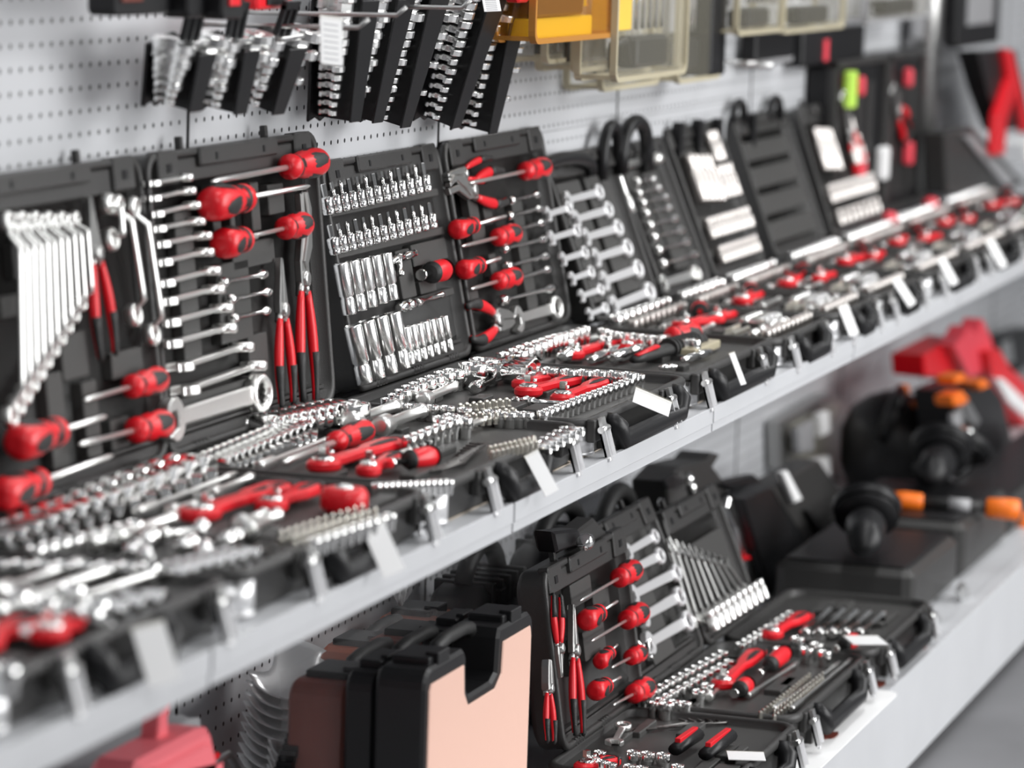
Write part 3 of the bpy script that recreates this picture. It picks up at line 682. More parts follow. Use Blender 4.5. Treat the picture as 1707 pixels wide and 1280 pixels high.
tseg(t4,lambda L:balljoint(L,.0045),(1100,618),(1128,616),.004,'universal_joint','tiny silver adapter at the front left corner of the thick handle tray','joint')
tseg(t4,lambda L:balljoint(L,.006),(1138,607),(1186,592),.004,'universal_joint','knobbly silver joint in front of the thick black handle','joint')
q=MB();q.box(0,.14,0,.045,0,.012,None,.002);m,L=t4.seg((1160,583),(1200,585),.004);put('box',[('box',q.mesh('block','cream'))],t4.mat(*t4.px(1160,590,.01),.004),'flat cream plastic box at the right edge of the thick handle tray','box')
# tray 2
nm='tray below the slip-joint pliers'
for i,p in enumerate(line((388,772),(524,724),13)):
    u,v=t2.px(*p,.012);put('deep_socket',lyingsocket(.0095+.0003*i,.05,'chrome'),t2.mat(u,v+.05,.002,-PI/2),'chrome socket lying in the front file of the %s'%nm,'socket','lying sockets, front file, of the '+nm)
for i,p in enumerate(line((455,722),(590,700),10)):
    u,v=t2.px(*p,.014);put('deep_socket',lyingsocket(.012+.0003*i,.05,'chrome'),t2.mat(u,v+.045,.010,-PI/2),'chrome socket lying in the rear file of the %s'%nm,'socket','lying sockets, rear file, of the '+nm)
up(t2,(587,672),.0225,.036,'large upright chrome socket at the hinge corner below the slip-joint pliers',None)
for a,c,r,lb in (((581,722),(662,693),.013,'wide silver spark plug socket, left of two'),((632,729),(706,700),.013,'wide silver spark plug socket, right of two'),((430,787),(569,732),.0065,'long thin silver bar behind the red ratchet'),((665,768),(762,724),.0055,'thin silver bar in front of the small upright sockets'),((772,722),(820,706),.008,'short silver adapter at the right edge of its tray')):
    tseg(t2,lambda L:bar(L,r,'satin'),a,c,.004,'extension_bar',lb,'bar')
for i,p in enumerate(line((683,727),(768,693),8)): up(t2,p,.0082,.026,'small upright chrome socket in the row of eight left of the bits','eight small upright sockets')
for i,p in enumerate([(735,694),(752,690),(775,696)]): up(t2,p,.010,.026,'chrome socket behind the row of eight small upright sockets','sockets behind the row of eight')
sd(t2,(612,737),(472,793),.12,.015,.0045,.002,'long dark screwdriver lying behind the red ratchet of its tray')
tseg(t2,lambda L:ratchet(L,.038),(524,790),(673,744),.006,'ratchet','large red ratchet right of the long thin silver bar','ratchet')
tseg(t2,lambda L:ratchet(L,.028),(606,798),(662,772),.006,'ratchet','small red ratchet beside the large red one and the red driver','ratchet')
tseg(t2,lambda L:bithandle(.05,.0125),(722,778),(676,786),.004,'nut_driver','stubby red driver handle lying beside the small red ratchet','driver')
for i in range(10):
    for j in range(2):
        p=(818+i*8+j*4,728-i*1.8+j*8);u,v=t2.px(*p,.03);put('screw_bit',smallbit(0),t2.mat(u,v,.008),'steel screw bit standing in the block at the right of its tray','bit','bits at the right edge under the sharp middle tray')
for i,p in enumerate(line((628,806),(748,800),13)): up(t2,p,.0062,.016,'tiny chrome socket along the left edge of the tray behind the white tag','tiny sockets along the tray edge')
def hexkey(L):
    q=MB();q.tube([(0,0,.003),(L*.92,0,.003),(L*.98,.003,.003),(L,.008,.003),(L,.022,.003)],.0016,6);return [('hex_key',q.mesh('hex_key','darksteel'))]
for i in range(8):
    tseg(t2,lambda L:hexkey(.09-.005*i),(720+9*i,790-5*i),(800+9*i,768-6*i),.004,'hex_key','dark steel hex key in the graded set beside the red driver','hex key','hex keys beside the red driver')
# tray 1
nm='tray under the far left lid'
for i,p in enumerate(line((14,905),(346,795),14)):
    u,v=t1.px(*p,.014);put('deep_socket',lyingsocket(.0095+.0006*i,.055,'chrome'),t1.mat(u,v+.05,.004,-PI/2),'chrome socket lying along the hinge of the %s'%nm,'socket','lying hinge sockets of the '+nm)
for i,p in enumerate(line((60,912),(225,868),9)): up(t1,p,.009,.022,'small upright socket before the lying ones of the %s'%nm,'small upright sockets of the '+nm)
for a,c,r,lb in (((228,863),(392,799),.006,'long thin silver bar reaching the tray divider'),((283,863),(346,841),.007,'short silver bar left of the long red ratchet'),((352,833),(420,804),.007,'silver bar behind the long red ratchet'),((192,913),(292,877),.010,'silver bar with thick shiny ends in front of the small sockets'),((148,922),(186,918),.011,'short shiny adapter at the front left of its tray'),((268,904),(330,898),.008,'silver adapter near the tray front'),((398,887),(442,870),.009,'silver adapter below the long red ratchet'),((410,900),(464,872),.010,'wide silver adapter nearest the white price tag')):
    tseg(t1,lambda L:bar(L,r,'satin'),a,c,.004,'extension_bar',lb,'bar')
tseg(t1,lambda L:ratchet(L,.044),(312,873),(487,818),.006,'ratchet','long red ratchet in the tray under the far left lid','ratchet')
tseg(t1,lambda L:ratchet(L,.034),(440,858),(528,822),.006,'ratchet','smaller red ratchet right of the long red ratchet','ratchet')
u,v=t1.px(574,826,.02);q=MB();q.lathe([(.022,0),(.0255,.004),(.0255,.018),(.022,.024),(.010,.025),(.009,.022)],24);e=MB();e.lathe([(.0095,.02),(.0095,.0265),(.006,.0275)],12)
put('tape_measure',[('case',q.mesh('round_body','red')),('button',e.mesh('button','chrome'))],t1.mat(u,v,.004),'round red tool with a silver centre at the tray corner','adapter')
for i,p in enumerate(line((470,890),(604,846),12)):
    for j in range(2):
        u,v=t1.px(p[0]+j*22,p[1]+j*6,.02);put('screw_bit',smallbit(1),t1.mat(u,v,.008),'steel screw bit in the double row before the round red tool','bit','bits before the round red tool')
for i,p in enumerate(line((524,898),(650,856),10)): up(t1,p,.0065,.018,'tiny chrome socket in the front row of the %s'%nm,'tiny front sockets of the '+nm)
for i in range(6): tseg(t1,lambda L:hexkey(.09-.006*i),(385+9*i,946-4*i),(496+5*i,905-5*i),.004,'hex_key','tan steel hex key at the front of the far left tray','hex key','hex keys of the far left tray')
# tray 0
for a,c,r,lb in (((-10,1002),(136,950),.008,'rearmost of the blurred silver bars at the lower left edge'),((20,1015),(202,958),.008,'second blurred silver bar at the lower left edge'),((60,1030),(268,962),.006,'longest blurred silver bar at the lower left edge'),((-10,1040),(100,1008),.010,'frontmost thick blurred silver bar at the lower left edge')):
    tseg(t0,lambda L:bar(L,r,'satin'),a,c,.006,'extension_bar',lb,'bar')
tseg(t0,lambda L:ratchet(L,.042),(-60,1095),(62,1048),.006,'ratchet','blurred red ratchet cut by the left frame edge','ratchet')
tseg(t0,lambda L:ratchet(L,.034),(66,1078),(140,1044),.006,'ratchet','blurred red ratchet right of the one cut by the frame','ratchet')
for i,p in enumerate([(28,985),(75,998),(150,1015),(120,975),(8,1110),(160,1000)]): up(t0,p,.013,.026,'blurred chrome socket among silver bars in the nearest tray','sockets in the nearest tray')
for i,p in enumerate(line((0,935),(250,940),8)): up(t0,p,.010,.02,'blurred chrome socket along the rear of the nearest tray','rear sockets in the nearest tray')
# generic dense sets of the far trays
FAR=MB()
def farput(parts,m):
    me=parts[0][1];FAR.add([v.co[:] for v in me.vertices],[tuple(p.vertices) for p in me.polygons],True,m)
def fill(k,nm,seed,red=2):
    far=k.X0>1.3
    r=random.Random(seed);f=k.tray;W=k.W;D=k.D
    n=int((W-.05)/.031)
    for i in range(n):
        rr=.0125-.006*i/n if seed%2 else .0075+.005*i/n
        put('socket',socket(round(rr,4),.028,'chrome'),f.mat(.03+i*(W-.06)/(n-1),D-.028,0),'chrome socket in the hinge row of the '+nm,'socket','hinge row sockets of the '+nm)
    n2=int((W-.06)/.028)
    for i in range(n2):
        S_=socket(.0072,.022,'chrome');m_=f.mat(.035+i*(W-.07)/(n2-1),D-.056,0)
        farput(S_,m_) if far else put('socket',S_,m_,'small chrome socket in the second row of the '+nm,'socket','second row sockets of the '+nm)
    for i in range(3):
        put('extension_bar',bar(round(.12+.04*r.random(),2),.0065,'satin'),f.mat(.03+r.random()*.06+.05*(i%2),D-.085-.030*i-.006,.001,.05*r.random()),'silver extension bar lying across the '+nm,'bar','extension bars of the '+nm)
    for i in range(red):
        L=.15 if i==0 else .11;u=min(.05+.13*i+r.random()*.03,W-L-.01)
        put('ratchet',ratchet(L,.034-.005*i),f.mat(u,D-.115-.028*i,.006,math.radians(8-20*r.random())),'red ratchet in the '+nm+(' near the hinge' if i==0 else ' nearer the shelf front'),'ratchet')
    put('nut_driver',bithandle(.05,.014),f.mat(W-.09,D-.10,.002,.3),'stubby red driver handle in the '+nm,'driver')
    for i in range(5): put('deep_socket',lyingsocket(.0085,.045,'chrome'),f.mat(W-.045-.021*i,.115,.001,-PI/2),'lying chrome deep socket in the '+nm,'socket','deep sockets of the '+nm)
    for i in range(7):
        for j in range(2): put('screw_bit',smallbit(j),f.mat(.03+.014*i,.075+.014*j,.004),'steel screw bit in the '+nm,'bit','bits of the '+nm)
    n3=int((W-.08)/.027)
    for i in range(n3):
        S_=socket(.0078,.020,'chrome');m_=f.mat(.04+i*(W-.08)/(n3-1),.028,0)
        farput(S_,m_) if far else put('socket',S_,m_,'small chrome socket in the front row of the '+nm,'socket','front row sockets of the '+nm)
    for i in range(4): put('universal_joint',balljoint(.045,.008),f.mat(.04+.06*i,.05,.002,.4*r.random()),'shiny chrome joint in the '+nm,'joint','joints of the '+nm)
fill(K[5],'tray of the two-column wrench case',5);fill(K[6],'narrow tray of the lug wrench case',6,1);fill(K[7],'tray left of the empty lid case',7);fill(K[8],'tray of the empty lid case',8);fill(K[9],'tray right of the empty lid case',9)
# two further cases at the far end without visible lids
UC(10,3.47,3.95,-.10,-.375,60,.05,'blurred black open tool case below the upright case at the far end',(3.52,3.9),lid=False);K[10].i=10
fill(K[10],'far tray before the upright case',11)
UC(11,4.0,4.5,-.10,-.375,60,.05,'farthest blurred black open tool case at the right frame edge',(4.05,4.4),lid=False);K[11].i=11
fill(K[11],'farthest tray at the right edge',12)

fo=obj('far_sockets',FAR.mesh('far_sockets','palesock'));tag(fo,'mass of tiny blurred chrome sockets filling the farthest trays','sockets',None,'stuff')

# loose chrome pieces in the two nearest trays
r=random.Random(5)
for i,(x,y,a) in enumerate([(215,925,.2),(245,935,.5),(300,915,.1),(340,925,.4),(370,905,.0),(330,890,.3),(240,905,.2)]):
    u,v=t1.px(x,y,.01);put('universal_joint',balljoint(.05,.009),t1.mat(u,v,.002,a),'blurred chrome joint piece at the front of the far left tray','joint','joint pieces of the far left tray')
for i,(x,y) in enumerate(line((300,955),(420,925),7)):
    u,v=t1.px(x,y,.01);put('deep_socket',lyingsocket(.008,.04,'chrome'),t1.mat(u,v+.03,.002,-PI/2),'lying chrome socket at the front edge of the far left tray','socket','front lying sockets of the far left tray')
for i,(x,y) in enumerate(line((40,1060),(250,1000),8)):
    u,v=t0.px(x,y,.01);put('deep_socket',lyingsocket(.009,.045,'chrome'),t0.mat(u,v+.03,.002,-PI/2),'lying blurred chrome socket in the nearest tray','socket','lying sockets of the nearest tray')
for i,(x,y) in enumerate(line((905,745),(960,716),6)):
    u,v=t2.px(x,y,.01);put('deep_socket',lyingsocket(.006,.03,'chrome'),t2.mat(u,v+.02,.002,-PI/2),'small lying socket beside the bits under the sharp middle tray','socket','small lying sockets beside the bits')
# ------------------------------------------------------------------ price tags
def aisle(corners,Y):
    # a card that faces down the aisle, its middle above the shelf edge line y=Y
    cx=sum(c[0] for c in corners)/4;cy=sum(c[1] for c in corners)/4
    c=wp(cx,cy,Y=Y);nn=Vector((-.66,-.66,.36)).normalized();out=[]
    for x,y in corners:
        r=ray(x,y);out.append(CAM+r*((c-CAM).dot(nn)/r.dot(nn)))
    return out
def tagcard(corners,Y,label,group=None,lines=False,Z=None):
    P=aisle(corners,Y) if Z is None else [wp(x,y,Z=Z) for x,y in corners]
    o=(P[0]+P[2])/2;ex=((P[1]-P[0])+(P[2]-P[3]));w=ex.length/2;ex.normalize()
    n0=ex.cross(P[3]-P[0]).normalized();ey=n0.cross(ex);h=((P[3]-P[0]).length+(P[2]-P[1]).length)/2
    m=Matrix(((ex.x,ey.x,n0.x,o.x),(ex.y,ey.y,n0.y,o.y),(ex.z,ey.z,n0.z,o.z),(0,0,0,1)))
    b=MB();b.box(-w/2,w/2,-h/2,h/2,-.0006,.0006)
    parts=[('card',b.mesh('card','card'))]
    c=MB();c.box(-w/2-.001,w/2+.001,-h/2-.0015,-h/2+.003,-.0012,.0012);parts.append(('holder_edge',c.mesh('holder_edge','clear')))
    if lines:
        l=MB()
        for i in range(7): l.box(-w*.36,w*.30,h*(.38-i*.12),h*(.38-i*.12)+.0012,.0006,.0008);l.box(-w*.36,w*.30,h*(.38-i*.12),h*(.38-i*.12)+.0012,-.0008,-.0006)
        parts.append(('print',l.mesh('print','print')))
    return put('price_tag',parts,m,label,'price tag',group)
for cs,lb in ((((213,1050),(262,1035),(308,1130),(250,1145)),'blurred white price tag on the nearest case at the lower left'),
  (((597,885),(632,872),(681,945),(645,963)),'white price tag hanging before the handle of the far left lid case'),
  (((868,765),(890,754),(937,812),(915,825)),'white price tag before the handle under the slip-joint pliers case'),
  (((1063,647),(1124,669),(1111,693),(1052,665)),'sharp white price tag on the handle of the socket lid case'),
  (((1205,597),(1212,600),(1254,632),(1243,641)),'narrow white price tag seen edge-on beside the pale tray corner'),
  (((1393,513),(1409,510),(1436,554),(1420,562)),'blurred white price tag on the shelf front, first of the far four'),
  (((1482,475),(1495,468),(1532,498),(1522,508)),'blurred white price tag on the shelf front, second of the far four'),
  (((1560,435),(1571,430),(1600,469),(1588,477)),'blurred white price tag on the shelf front, third of the far four'),
  (((1642,405),(1653,401),(1681,440),(1669,449)),'blurred white price tag nearest the right frame edge on the upper shelf')):
    tagcard(cs,-.428,lb)
tagcard(((1275,551),(1328,557),(1330,568),(1278,564)),-.33,'small white card leaning on a tray of the two-column wrench case')
tagcard(((1318,526),(1350,514),(1352,524),(1321,537)),-.28,'white card leaning on a far tray of the upper shelf')
# ------------------------------------------------------------------ wrench racks hanging on the wall
def rack(top,bot,zt,n,w0,w1,label,gl,tagc=None,ndrop=0):
    """top/bot: pixels of the front strip's centre line; strip top at y=-.135, bottom nearer the wall"""
    P0=wp(*top,Y=-.125);y=-.125
    while wp(*bot,Y=y).x<P0.x and y>-.2: y-=.001
    while wp(*bot,Y=y).x>P0.x and y<-.03: y+=.001
    if wp(*bot,Y=-.125).x<P0.x:
        y=-.125
        while wp(*bot,Y=y).x<P0.x and y<-.035: y+=.001
    P1=wp(*bot,Y=y);P1.x=P0.x
    d=(P0-P1);t=(zt-P1.z)/d.z;P0=P1+d*t;L=d.length*t
    ez=d.normalized();ex=Vector((1,0,0));ex=(ex-ez*ex.dot(ez)).normalized();ey=ez.cross(ex)
    m=Matrix(((ex.x,ey.x,ez.x,P1.x),(ex.y,ey.y,ez.y,P1.y),(ex.z,ey.z,ez.z,P1.z),(0,0,0,1)))
    # front strip tapers; ey points to the wall
    s=MB();s.prism([(-.018,0),(.018,0),(.024*w1/.12,L),(-.024*w1/.12,L)],-.003,.0,.0008,Matrix(((1,0,0,0),(0,0,1,0),(0,1,0,0),(0,0,0,1))))
    bk=MB();a,bb=w0*.42,w1*.46
    k=14;o=[]
    bk.prism([(-a,-.006),(-a*.3,-.001),(a*.3,-.007),(a,0),(bb,L),(bb*.2,L+.012),(-bb,L)],.046,.050,.0008,Matrix(((1,0,0,0),(0,0,1,0),(0,1,0,0),(0,0,0,1))))
    bk.box(-.001,.001,0,.046,0,L)
    hk=MB();hk.box(-.022,-.016,.020,.026,L,L+.045);hk.box(.016,.022,.020,.026,L,L+.045);hk.box(-.022,.022,.020,.026,L+.04,L+.05);hk.box(-.03,.03,.018,.028,L-.004,L+.006);hk.box(-.003,.003,.02,.026,L,L+.042)
    put('wrench_rack',[('front_strip',s.mesh('front_strip','black')),('back_plate',bk.mesh('back_plate','black')),('hanger',hk.mesh('hanger','black'))],m,label,'wrench rack','wrench racks hanging on the perforated wall')
    for i in range(n):
        t=(i+.6)/n;W=w0+(w1-w0)*t;jr=(.0115+.0135*t)
        mm=m@Matrix.Translation((-W/2-.004,.024,L*t))@Matrix.Rotation(math.radians(4*math.sin(i*2.3)),4,'Z')@Matrix.Rotation(math.radians(-3),4,'Y')
        put('open_end_wrench',openwrench(round(W+.030,3),round(jr*.7,4),round(jr,4),'chrome'),mm,'chrome wrench stacked in '+gl,'wrench','wrenches stacked in '+gl)
rack((345,85),(322,186),.09,8,.07,.12,'leftmost black wrench rack hanging left of the wall seam','the leftmost hanging rack')
rack((418,85),(398,190),.09,8,.07,.12,'black wrench rack, middle of the left trio on the wall','the middle rack of the left trio')
rack((497,75),(462,190),.088,8,.075,.14,'black wrench rack, rightmost of the left trio, with bright jaws on its right side','the right rack of the left trio')
rack((612,30),(590,203),.14,14,.075,.15,'black wrench rack partly behind the hanging paper label','the rack behind the hanging paper label')
rack((668,30),(628,204),.14,14,.08,.16,'black wrench rack right of the one behind the paper label','the rack right of the paper label')
rack((724,25),(674,212),.15,15,.085,.19,'black wrench rack with wide twin jaws between two dark strips','the middle rack with wide twin jaws')
rack((820,24),(757,213),.16,16,.085,.20,'black wrench rack with a wide slanted front strip','the rack with the wide slanted strip')
rack((866,15),(820,222),.17,17,.085,.19,'rightmost black wrench rack beside the amber boxes','the rightmost hanging rack')
# hook wires and paper labels
def hook(px,Y0=-.20,label='grey wire hook sticking out of the perforated wall above the racks',g='wire hooks'):
    p=wp(*px,Y=0);b=MB();b.tube([(p.x,-.0005,p.z),(p.x,-.03,p.z),(p.x,Y0,p.z+.004),(p.x,Y0-.012,p.z+.014)],.0028,8);c=MB();c.box(p.x-.012,p.x+.012,-.004,-.0008,p.z-.018,p.z+.006,None,.001)
    put('wall_hook',[('wire',b.mesh('wire','steel')),('plate',c.mesh('plate','shelf'))],Matrix(),label,'hook',g)
hook((400,20));hook((520,8));hook((700,-12));hook((330,40))
tagcard(((537,26),(574,32),(568,110),(532,106)),-.21,'white printed paper label hanging from a hook over the wrench racks',None,True)
tagcard(((800,-6),(826,-2),(838,18),(808,24)),-.15,'white printed label on top of the slanted wrench rack',None,True)
# dark red-black blister packs along the top edge
def pack(x0,y0,x1,y1,Y,c,label,th=.03,rc='red',rp=None):
    a=wp(x0,y0,Y=Y);b_=wp(x1,y1,Y=Y);W=b_.x-a.x;Hh=a.z-b_.z
    m=Matrix.Translation((a.x,Y,b_.z));b=MB();b.prism(rrect(0,W,0,Hh,.008,3),0,th,.003,Matrix(((1,0,0,0),(0,0,-1,th),(0,1,0,0),(0,0,0,1))))
    parts=[('body',b.mesh('body',c))]
    if rp:
        q=MB();q.box(W*rp[0],W*rp[1],-.003,.004,Hh*rp[2],Hh*rp[3],None,.001);parts.append(('sleeve',q.mesh('sleeve',rc)))
    return put('hanging_pack',parts,m,label,'hanging pack')
pack(190,-50,300,22,-.12,'black','dark hanging pack at the top edge left of the wall seam',rp=(.1,.4,.3,.9),rc='brown')
pack(315,-60,370,28,-.14,'black','black hanging tool pack above the left trio of racks')
pack(372,-60,408,32,-.16,'black','black hanging pack with a red patch at the top edge',rp=(.25,.7,.25,.6))
pack(430,-60,488,14,-.10,'red','dark red hanging pack at the top edge above the racks',rp=(.25,.8,.1,.9),rc='black')
pack(560,-60,900,14,-.05,'black','long black pack behind the hooks above the wrench racks',th=.02)
pack(866,-60,884,4,-.16,'red','small red hanging pack beside the rightmost wrench rack',th=.02)
# clear bit boxes hanging in front of the wall
LAST=[None]
_put=put
def put(*a):
    LAST[0]=_put(*a);return LAST[0]
def clearbox(x0,y0,x1,y1,Y,frame,label,cont,D=.055,grp='clear plastic boxes hanging on the wall'):
    a=wp(x0,y0,Y=Y);b_=wp(x1,y1,Y=Y);W=b_.x-a.x;Hh=a.z-b_.z
    m=Matrix.Translation((a.x,Y,b_.z));R=Matrix(((1,0,0,0),(0,0,-1,0),(0,1,0,0),(0,0,0,1)))
    b=MB();o=rrect(0,W,0,Hh,.018,4);i_=rrect(.007,W-.007,.007,Hh-.007,.013,4);n=len(o)
    for z0,z1 in ((0,.010),(-D,-D+.010)):
        vs=[(x,y,z) for z in (z0,z1) for x,y in o]+[(x,y,z) for z in (z0,z1) for x,y in i_]
        fs=[]
        for k in range(n):
            j=(k+1)%n
            fs+=[(k,j,n+j,n+k),(2*n+j,2*n+k,3*n+k,3*n+j),(k,2*n+k,2*n+j,j),(n+k,n+j,3*n+j,3*n+k)]
        b.add(vs,fs,False,R)
    for x in (.004,W-.010):
        for z in (.004,Hh-.010): b.box(x,x+.006,0,D,z,z+.006)
    p=MB();p.prism(rrect(.004,W-.004,.004,Hh-.004,.014,4),-D+.004,.006,0,R)
    ins=MB()
    r=random.Random(int(x0))
    q=MB()
    if cont=='amber':
        ins.box(W*.12,W*.9,.012,D-.010,Hh*.02,Hh*.3,None,.003);q.box(W*.15,W*.75,.008,D-.006,Hh*.32,Hh*.95,None,.006)
    else:
        ins.box(W*.1,W*.4,.014,D-.012,Hh*.42,Hh*.95,None,.003)
        q.box(W*.45,W*.9,.010,D-.010,Hh*.08,Hh*.36,None,.01)
        q.tube([(W*.2,.02,Hh*.1),(W*.2,.02,Hh*.3),(W*.38,.02,Hh*.33),(W*.42,.02,Hh*.12)],.006,8)
    t=MB();t.lathe([(.004,0),(.004,Hh*.35),(.0055,Hh*.37),(.0055,Hh*.5)],8);tm=t.mesh('bit','chrome')
    put('clear_box',[('frame',b.mesh('frame',frame)),('cover',p.mesh('cover','clear' if cont!='amber' else 'amber')),('insert',ins.mesh('insert','yellow' if cont!='dark' else 'greyp')),('tool',q.mesh('tool','black'))],m,label,'box',grp)
    rt=bpy.data.objects[-1] if 0 else LAST[0]
    for k in range(5): obj('bit',tm,rt).location=(W*(.5+.09*k),.018,Hh*.42)
clearbox(884,-60,1012,62,-.16,'amberf','amber plastic box with a dark tool inside, hanging right of the wrench racks','amber')
clearbox(905,-40,985,98,-.07,'cream','clear box behind the amber one, lower left corner of the box cluster','dark')
clearbox(955,-40,1030,112,-.10,'cream','clear box between the amber box and the yellow one','dark')
clearbox(1000,-30,1090,140,-.06,'cream','clear box hanging lowest beneath the yellow one','dark')
clearbox(1022,-60,1135,122,-.17,'cream','clear box with yellow card and silver bits, front of the cluster','yellow')
clearbox(1128,-60,1192,130,-.09,'cream','clear box at the right end of the cluster beside a black strip','dark')
clearbox(1225,-60,1300,52,-.12,'cream','blurred clear box, left one of the far pair','dark')
clearbox(1300,-60,1400,46,-.12,'cream','blurred clear box with dark insert, right one of the far pair','dark')
clearbox(1440,-60,1545,28,-.10,'greyp','far blurred box at the top edge above the upright case','dark')
pack(1192,-60,1208,125,-.10,'black','black hanging strip right of the clear box cluster',th=.08)
pack(1262,56,1322,104,-.04,'black','dark blurred box hanging under the far pair of clear boxes',rp=(.05,.95,.05,.2),rc='greyp')
pack(1340,52,1440,98,-.04,'black','long dark blurred pack left above the upright case',rp=(.32,.38,.1,.7),rc='pinkred')
pack(1545,-40,1600,60,-.06,'greyp','grey blurred pack above the metal pillar',rp=(.3,.8,.2,.8),rc='black')
pack(1600,-40,1665,70,-.10,'black','dark blurred pack at the top right above the red tool',rp=(.2,.8,.3,.8),rc='greyp')
# white hook end
b=MB();p=wp(1187,104,Y=-.02);b.tube([(p.x,-.001,p.z),(p.x,-.13,p.z)],.006,8);tag(obj('peg_hook',b.mesh('peg_hook','zinc')),'pale hook with a bright tip at the lower right of the clear boxes','hook')
# ------------------------------------------------------------------ handles and clips sticking up behind the upper lids
def arch(px0,px1,top,Y,r,label,name='carry_handle',mt='black'):
    a=wp(*px0,Y=Y);c=wp(*px1,Y=Y);t=wp((px0[0]+px1[0])/2,top,Y=Y);h=t.z-min(a.z,c.z)
    b=MB();pts=[];n=14
    for i in range(n+1):
        q=PI*i/n;pts.append((a.x+(c.x-a.x)*(.5-.5*math.cos(q)),Y,a.z+(c.z-a.z)*i/n+h*math.sin(q)**.6))
    b.tube(pts,r,10);return tag(obj(name,b.mesh(name,mt)),label,'handle')
arch((1035,290),(1078,285),205,-.035,.012,'thick black ring handle standing above the lug wrench lid')
arch((1003,300),(1030,290),212,-.03,.010,'thin black ring handle left of the thick one above the lug wrench lid')
arch((905,290),(985,290),272,-.03,.011,'flat black carry handle above the two-column wrench lid')
arch((1222,205),(1240,204),172,-.02,.008,'small black loop above the empty lid, left one')
arch((1283,200),(1300,198),165,-.02,.008,'small black loop above the empty lid, right one')
for x,y in ((1130,215),(1162,210),(1195,208),(1330,190),(1252,200)):
    p=wp(x,y,Y=-.02);b=MB();b.box(p.x-.012,p.x+.012,-.03,-.012,p.z-.05,p.z+.012,None,.003)
    tag(obj('hook_clip',b.mesh('hook_clip','black')),'dark clip poking up behind the lids left and right of the empty lid','clip','dark clips behind the far lids')
# upright open case at the far end
def upright(X0,X1,z0,z1,Y,label,seed):
    m=Matrix.Translation((X0,Y,z0));W=X1-X0;H=z1-z0;R=Matrix(((1,0,0,0),(0,0,-1,0),(0,1,0,0),(0,0,0,1)))
    b=MB();b.prism(rrect(0,W,0,H,.02,4),-.004,.045,.004,R@Matrix.Translation((0,0,-.049+.004)))
    c=MB()
    for x0,x1,a,bb in ((0,W,0,.014),(0,W,H-.014,H),(0,.014,0,H),(W-.014,W,0,H)): c.box(x0,x1,-.014,.002,a,bb,None,.003)
    for i in range(4): c.box(W*(.1+.2*i),W*(.2+.2*i),-.004,.002,H*.1,H*.85,None,.002)
    put('upright_case',[('shell',b.mesh('shell','black')),('rim',c.mesh('rim','case'))],m,label,'tool case','upright halves of the far open case')
    return Frame((X0,Y-.004,z0),(1,0,0),(0,0,1),(0,-1,0))
f1=upright(3.14,3.64,-.372,-.03,-.052,'left half of the tall open case standing upright at the far end',1)
f2=upright(3.66,4.18,-.372,-.03,-.052,'right half of the tall open case standing upright beside the pillar',2)
tseg(f1,lambda L:pliers(L,.04,'slip'),(1432,300),(1394,160),.002,'pliers','blurred silver jawed pliers in the left half of the upright case','pliers')
tseg(f2,lambda L:pliers(L,.04,'slip'),(1510,228),(1478,150),.002,'pliers','blurred silver jawed pliers in the right half of the upright case','pliers')
b=MB();b.box(0,.055,-.02,.0,0,.075,None,.006);p=wp(1417,182,Y=-.08);tag(obj('spirit_level',b.mesh('spirit_level','lime'),None,Matrix.Translation((p.x,-.062,p.z))),'bright lime green block in the left half of the upright case','level')
for x,y,mt,w,h,nm in ((1440,160,'pinkred',.03,.04,'small red block beside the lime green one'),(1440,300,'pinkred',.055,.055,'red tool grip at the bottom of the left upright half'),(1520,275,'pinkred',.04,.05,'red tool grip at the bottom of the right upright half'),(1520,145,'pinkred',.03,.04,'faint red grip near the top of the right upright half'),(1477,300,'card',.065,.07,'bright white block at the bottom of the right upright half')):
    p=wp(x,y,Y=-.08);b=MB();b.prism(rrect(-w/2,w/2,0,h,.01),0,.018,.003,Matrix(((1,0,0,0),(0,0,-1,0),(0,1,0,0),(0,0,0,1))))
    tag(obj('tool_block',b.mesh('tool_block',mt),None,Matrix.Translation((p.x,-.062,p.z))),nm,'tool')
for x,y,nm in ((1468,330,'small round red cap before the upright case'),(1538,305,'small round red cap right of the upright case')):
    p=wp(x,y,Y=-.10);b=MB();b.lathe([(.0,0),(.016,.002),(.018,.012),(.014,.026),(0,.03)],14);tag(obj('round_cap',b.mesh('round_cap','pinkred'),None,Matrix.Translation((p.x,-.12,-.375))),nm,'cap')
# metal pillar, bolt cutter and far boxes
a=wp(1568,60,Y=-.10);b=MB();b.lathe([(.026,-.372),(.026,-.02),(.034,0),(.034,.30)],20,Matrix.Translation((a.x+.05,-.06,0)));tag(obj('metal_pillar',b.mesh('metal_pillar','steel')),'upright grey metal tube standing right of the upright case','pillar')
def clz(z): return max(z,LZ+.003) if z<-.45 else max(z,SZ+.002)
def polyob(name,pts,Y,th,mt,label,cat):
    P=[wp(x,y,Y=Y) for x,y in pts];b=MB();b.prism([(p.x,clz(p.z)) for p in P],0,th,.003,Matrix(((1,0,0,0),(0,0,-1,Y+th/2),(0,1,0,0),(0,0,0,1))));return tag(obj(name,b.mesh(name,mt)),label,cat)
def polyparts(name,lst,label,cat,group=None):
    """lst: (part name, pixel outline, y, thickness, material); one thing made of thick plates"""
    parts=[]
    for nm,pts,Y,th,mt in lst:
        P=[wp(x,y,Y=Y) for x,y in pts];b=MB();b.prism([(p.x,clz(p.z)) for p in P],0,th,min(.004,th*.2),Matrix(((1,0,0,0),(0,0,-1,Y+th/2),(0,1,0,0),(0,0,0,1))));parts.append((nm,b.mesh(nm,mt)))
    return put(name,parts,Matrix(),label,cat,group)
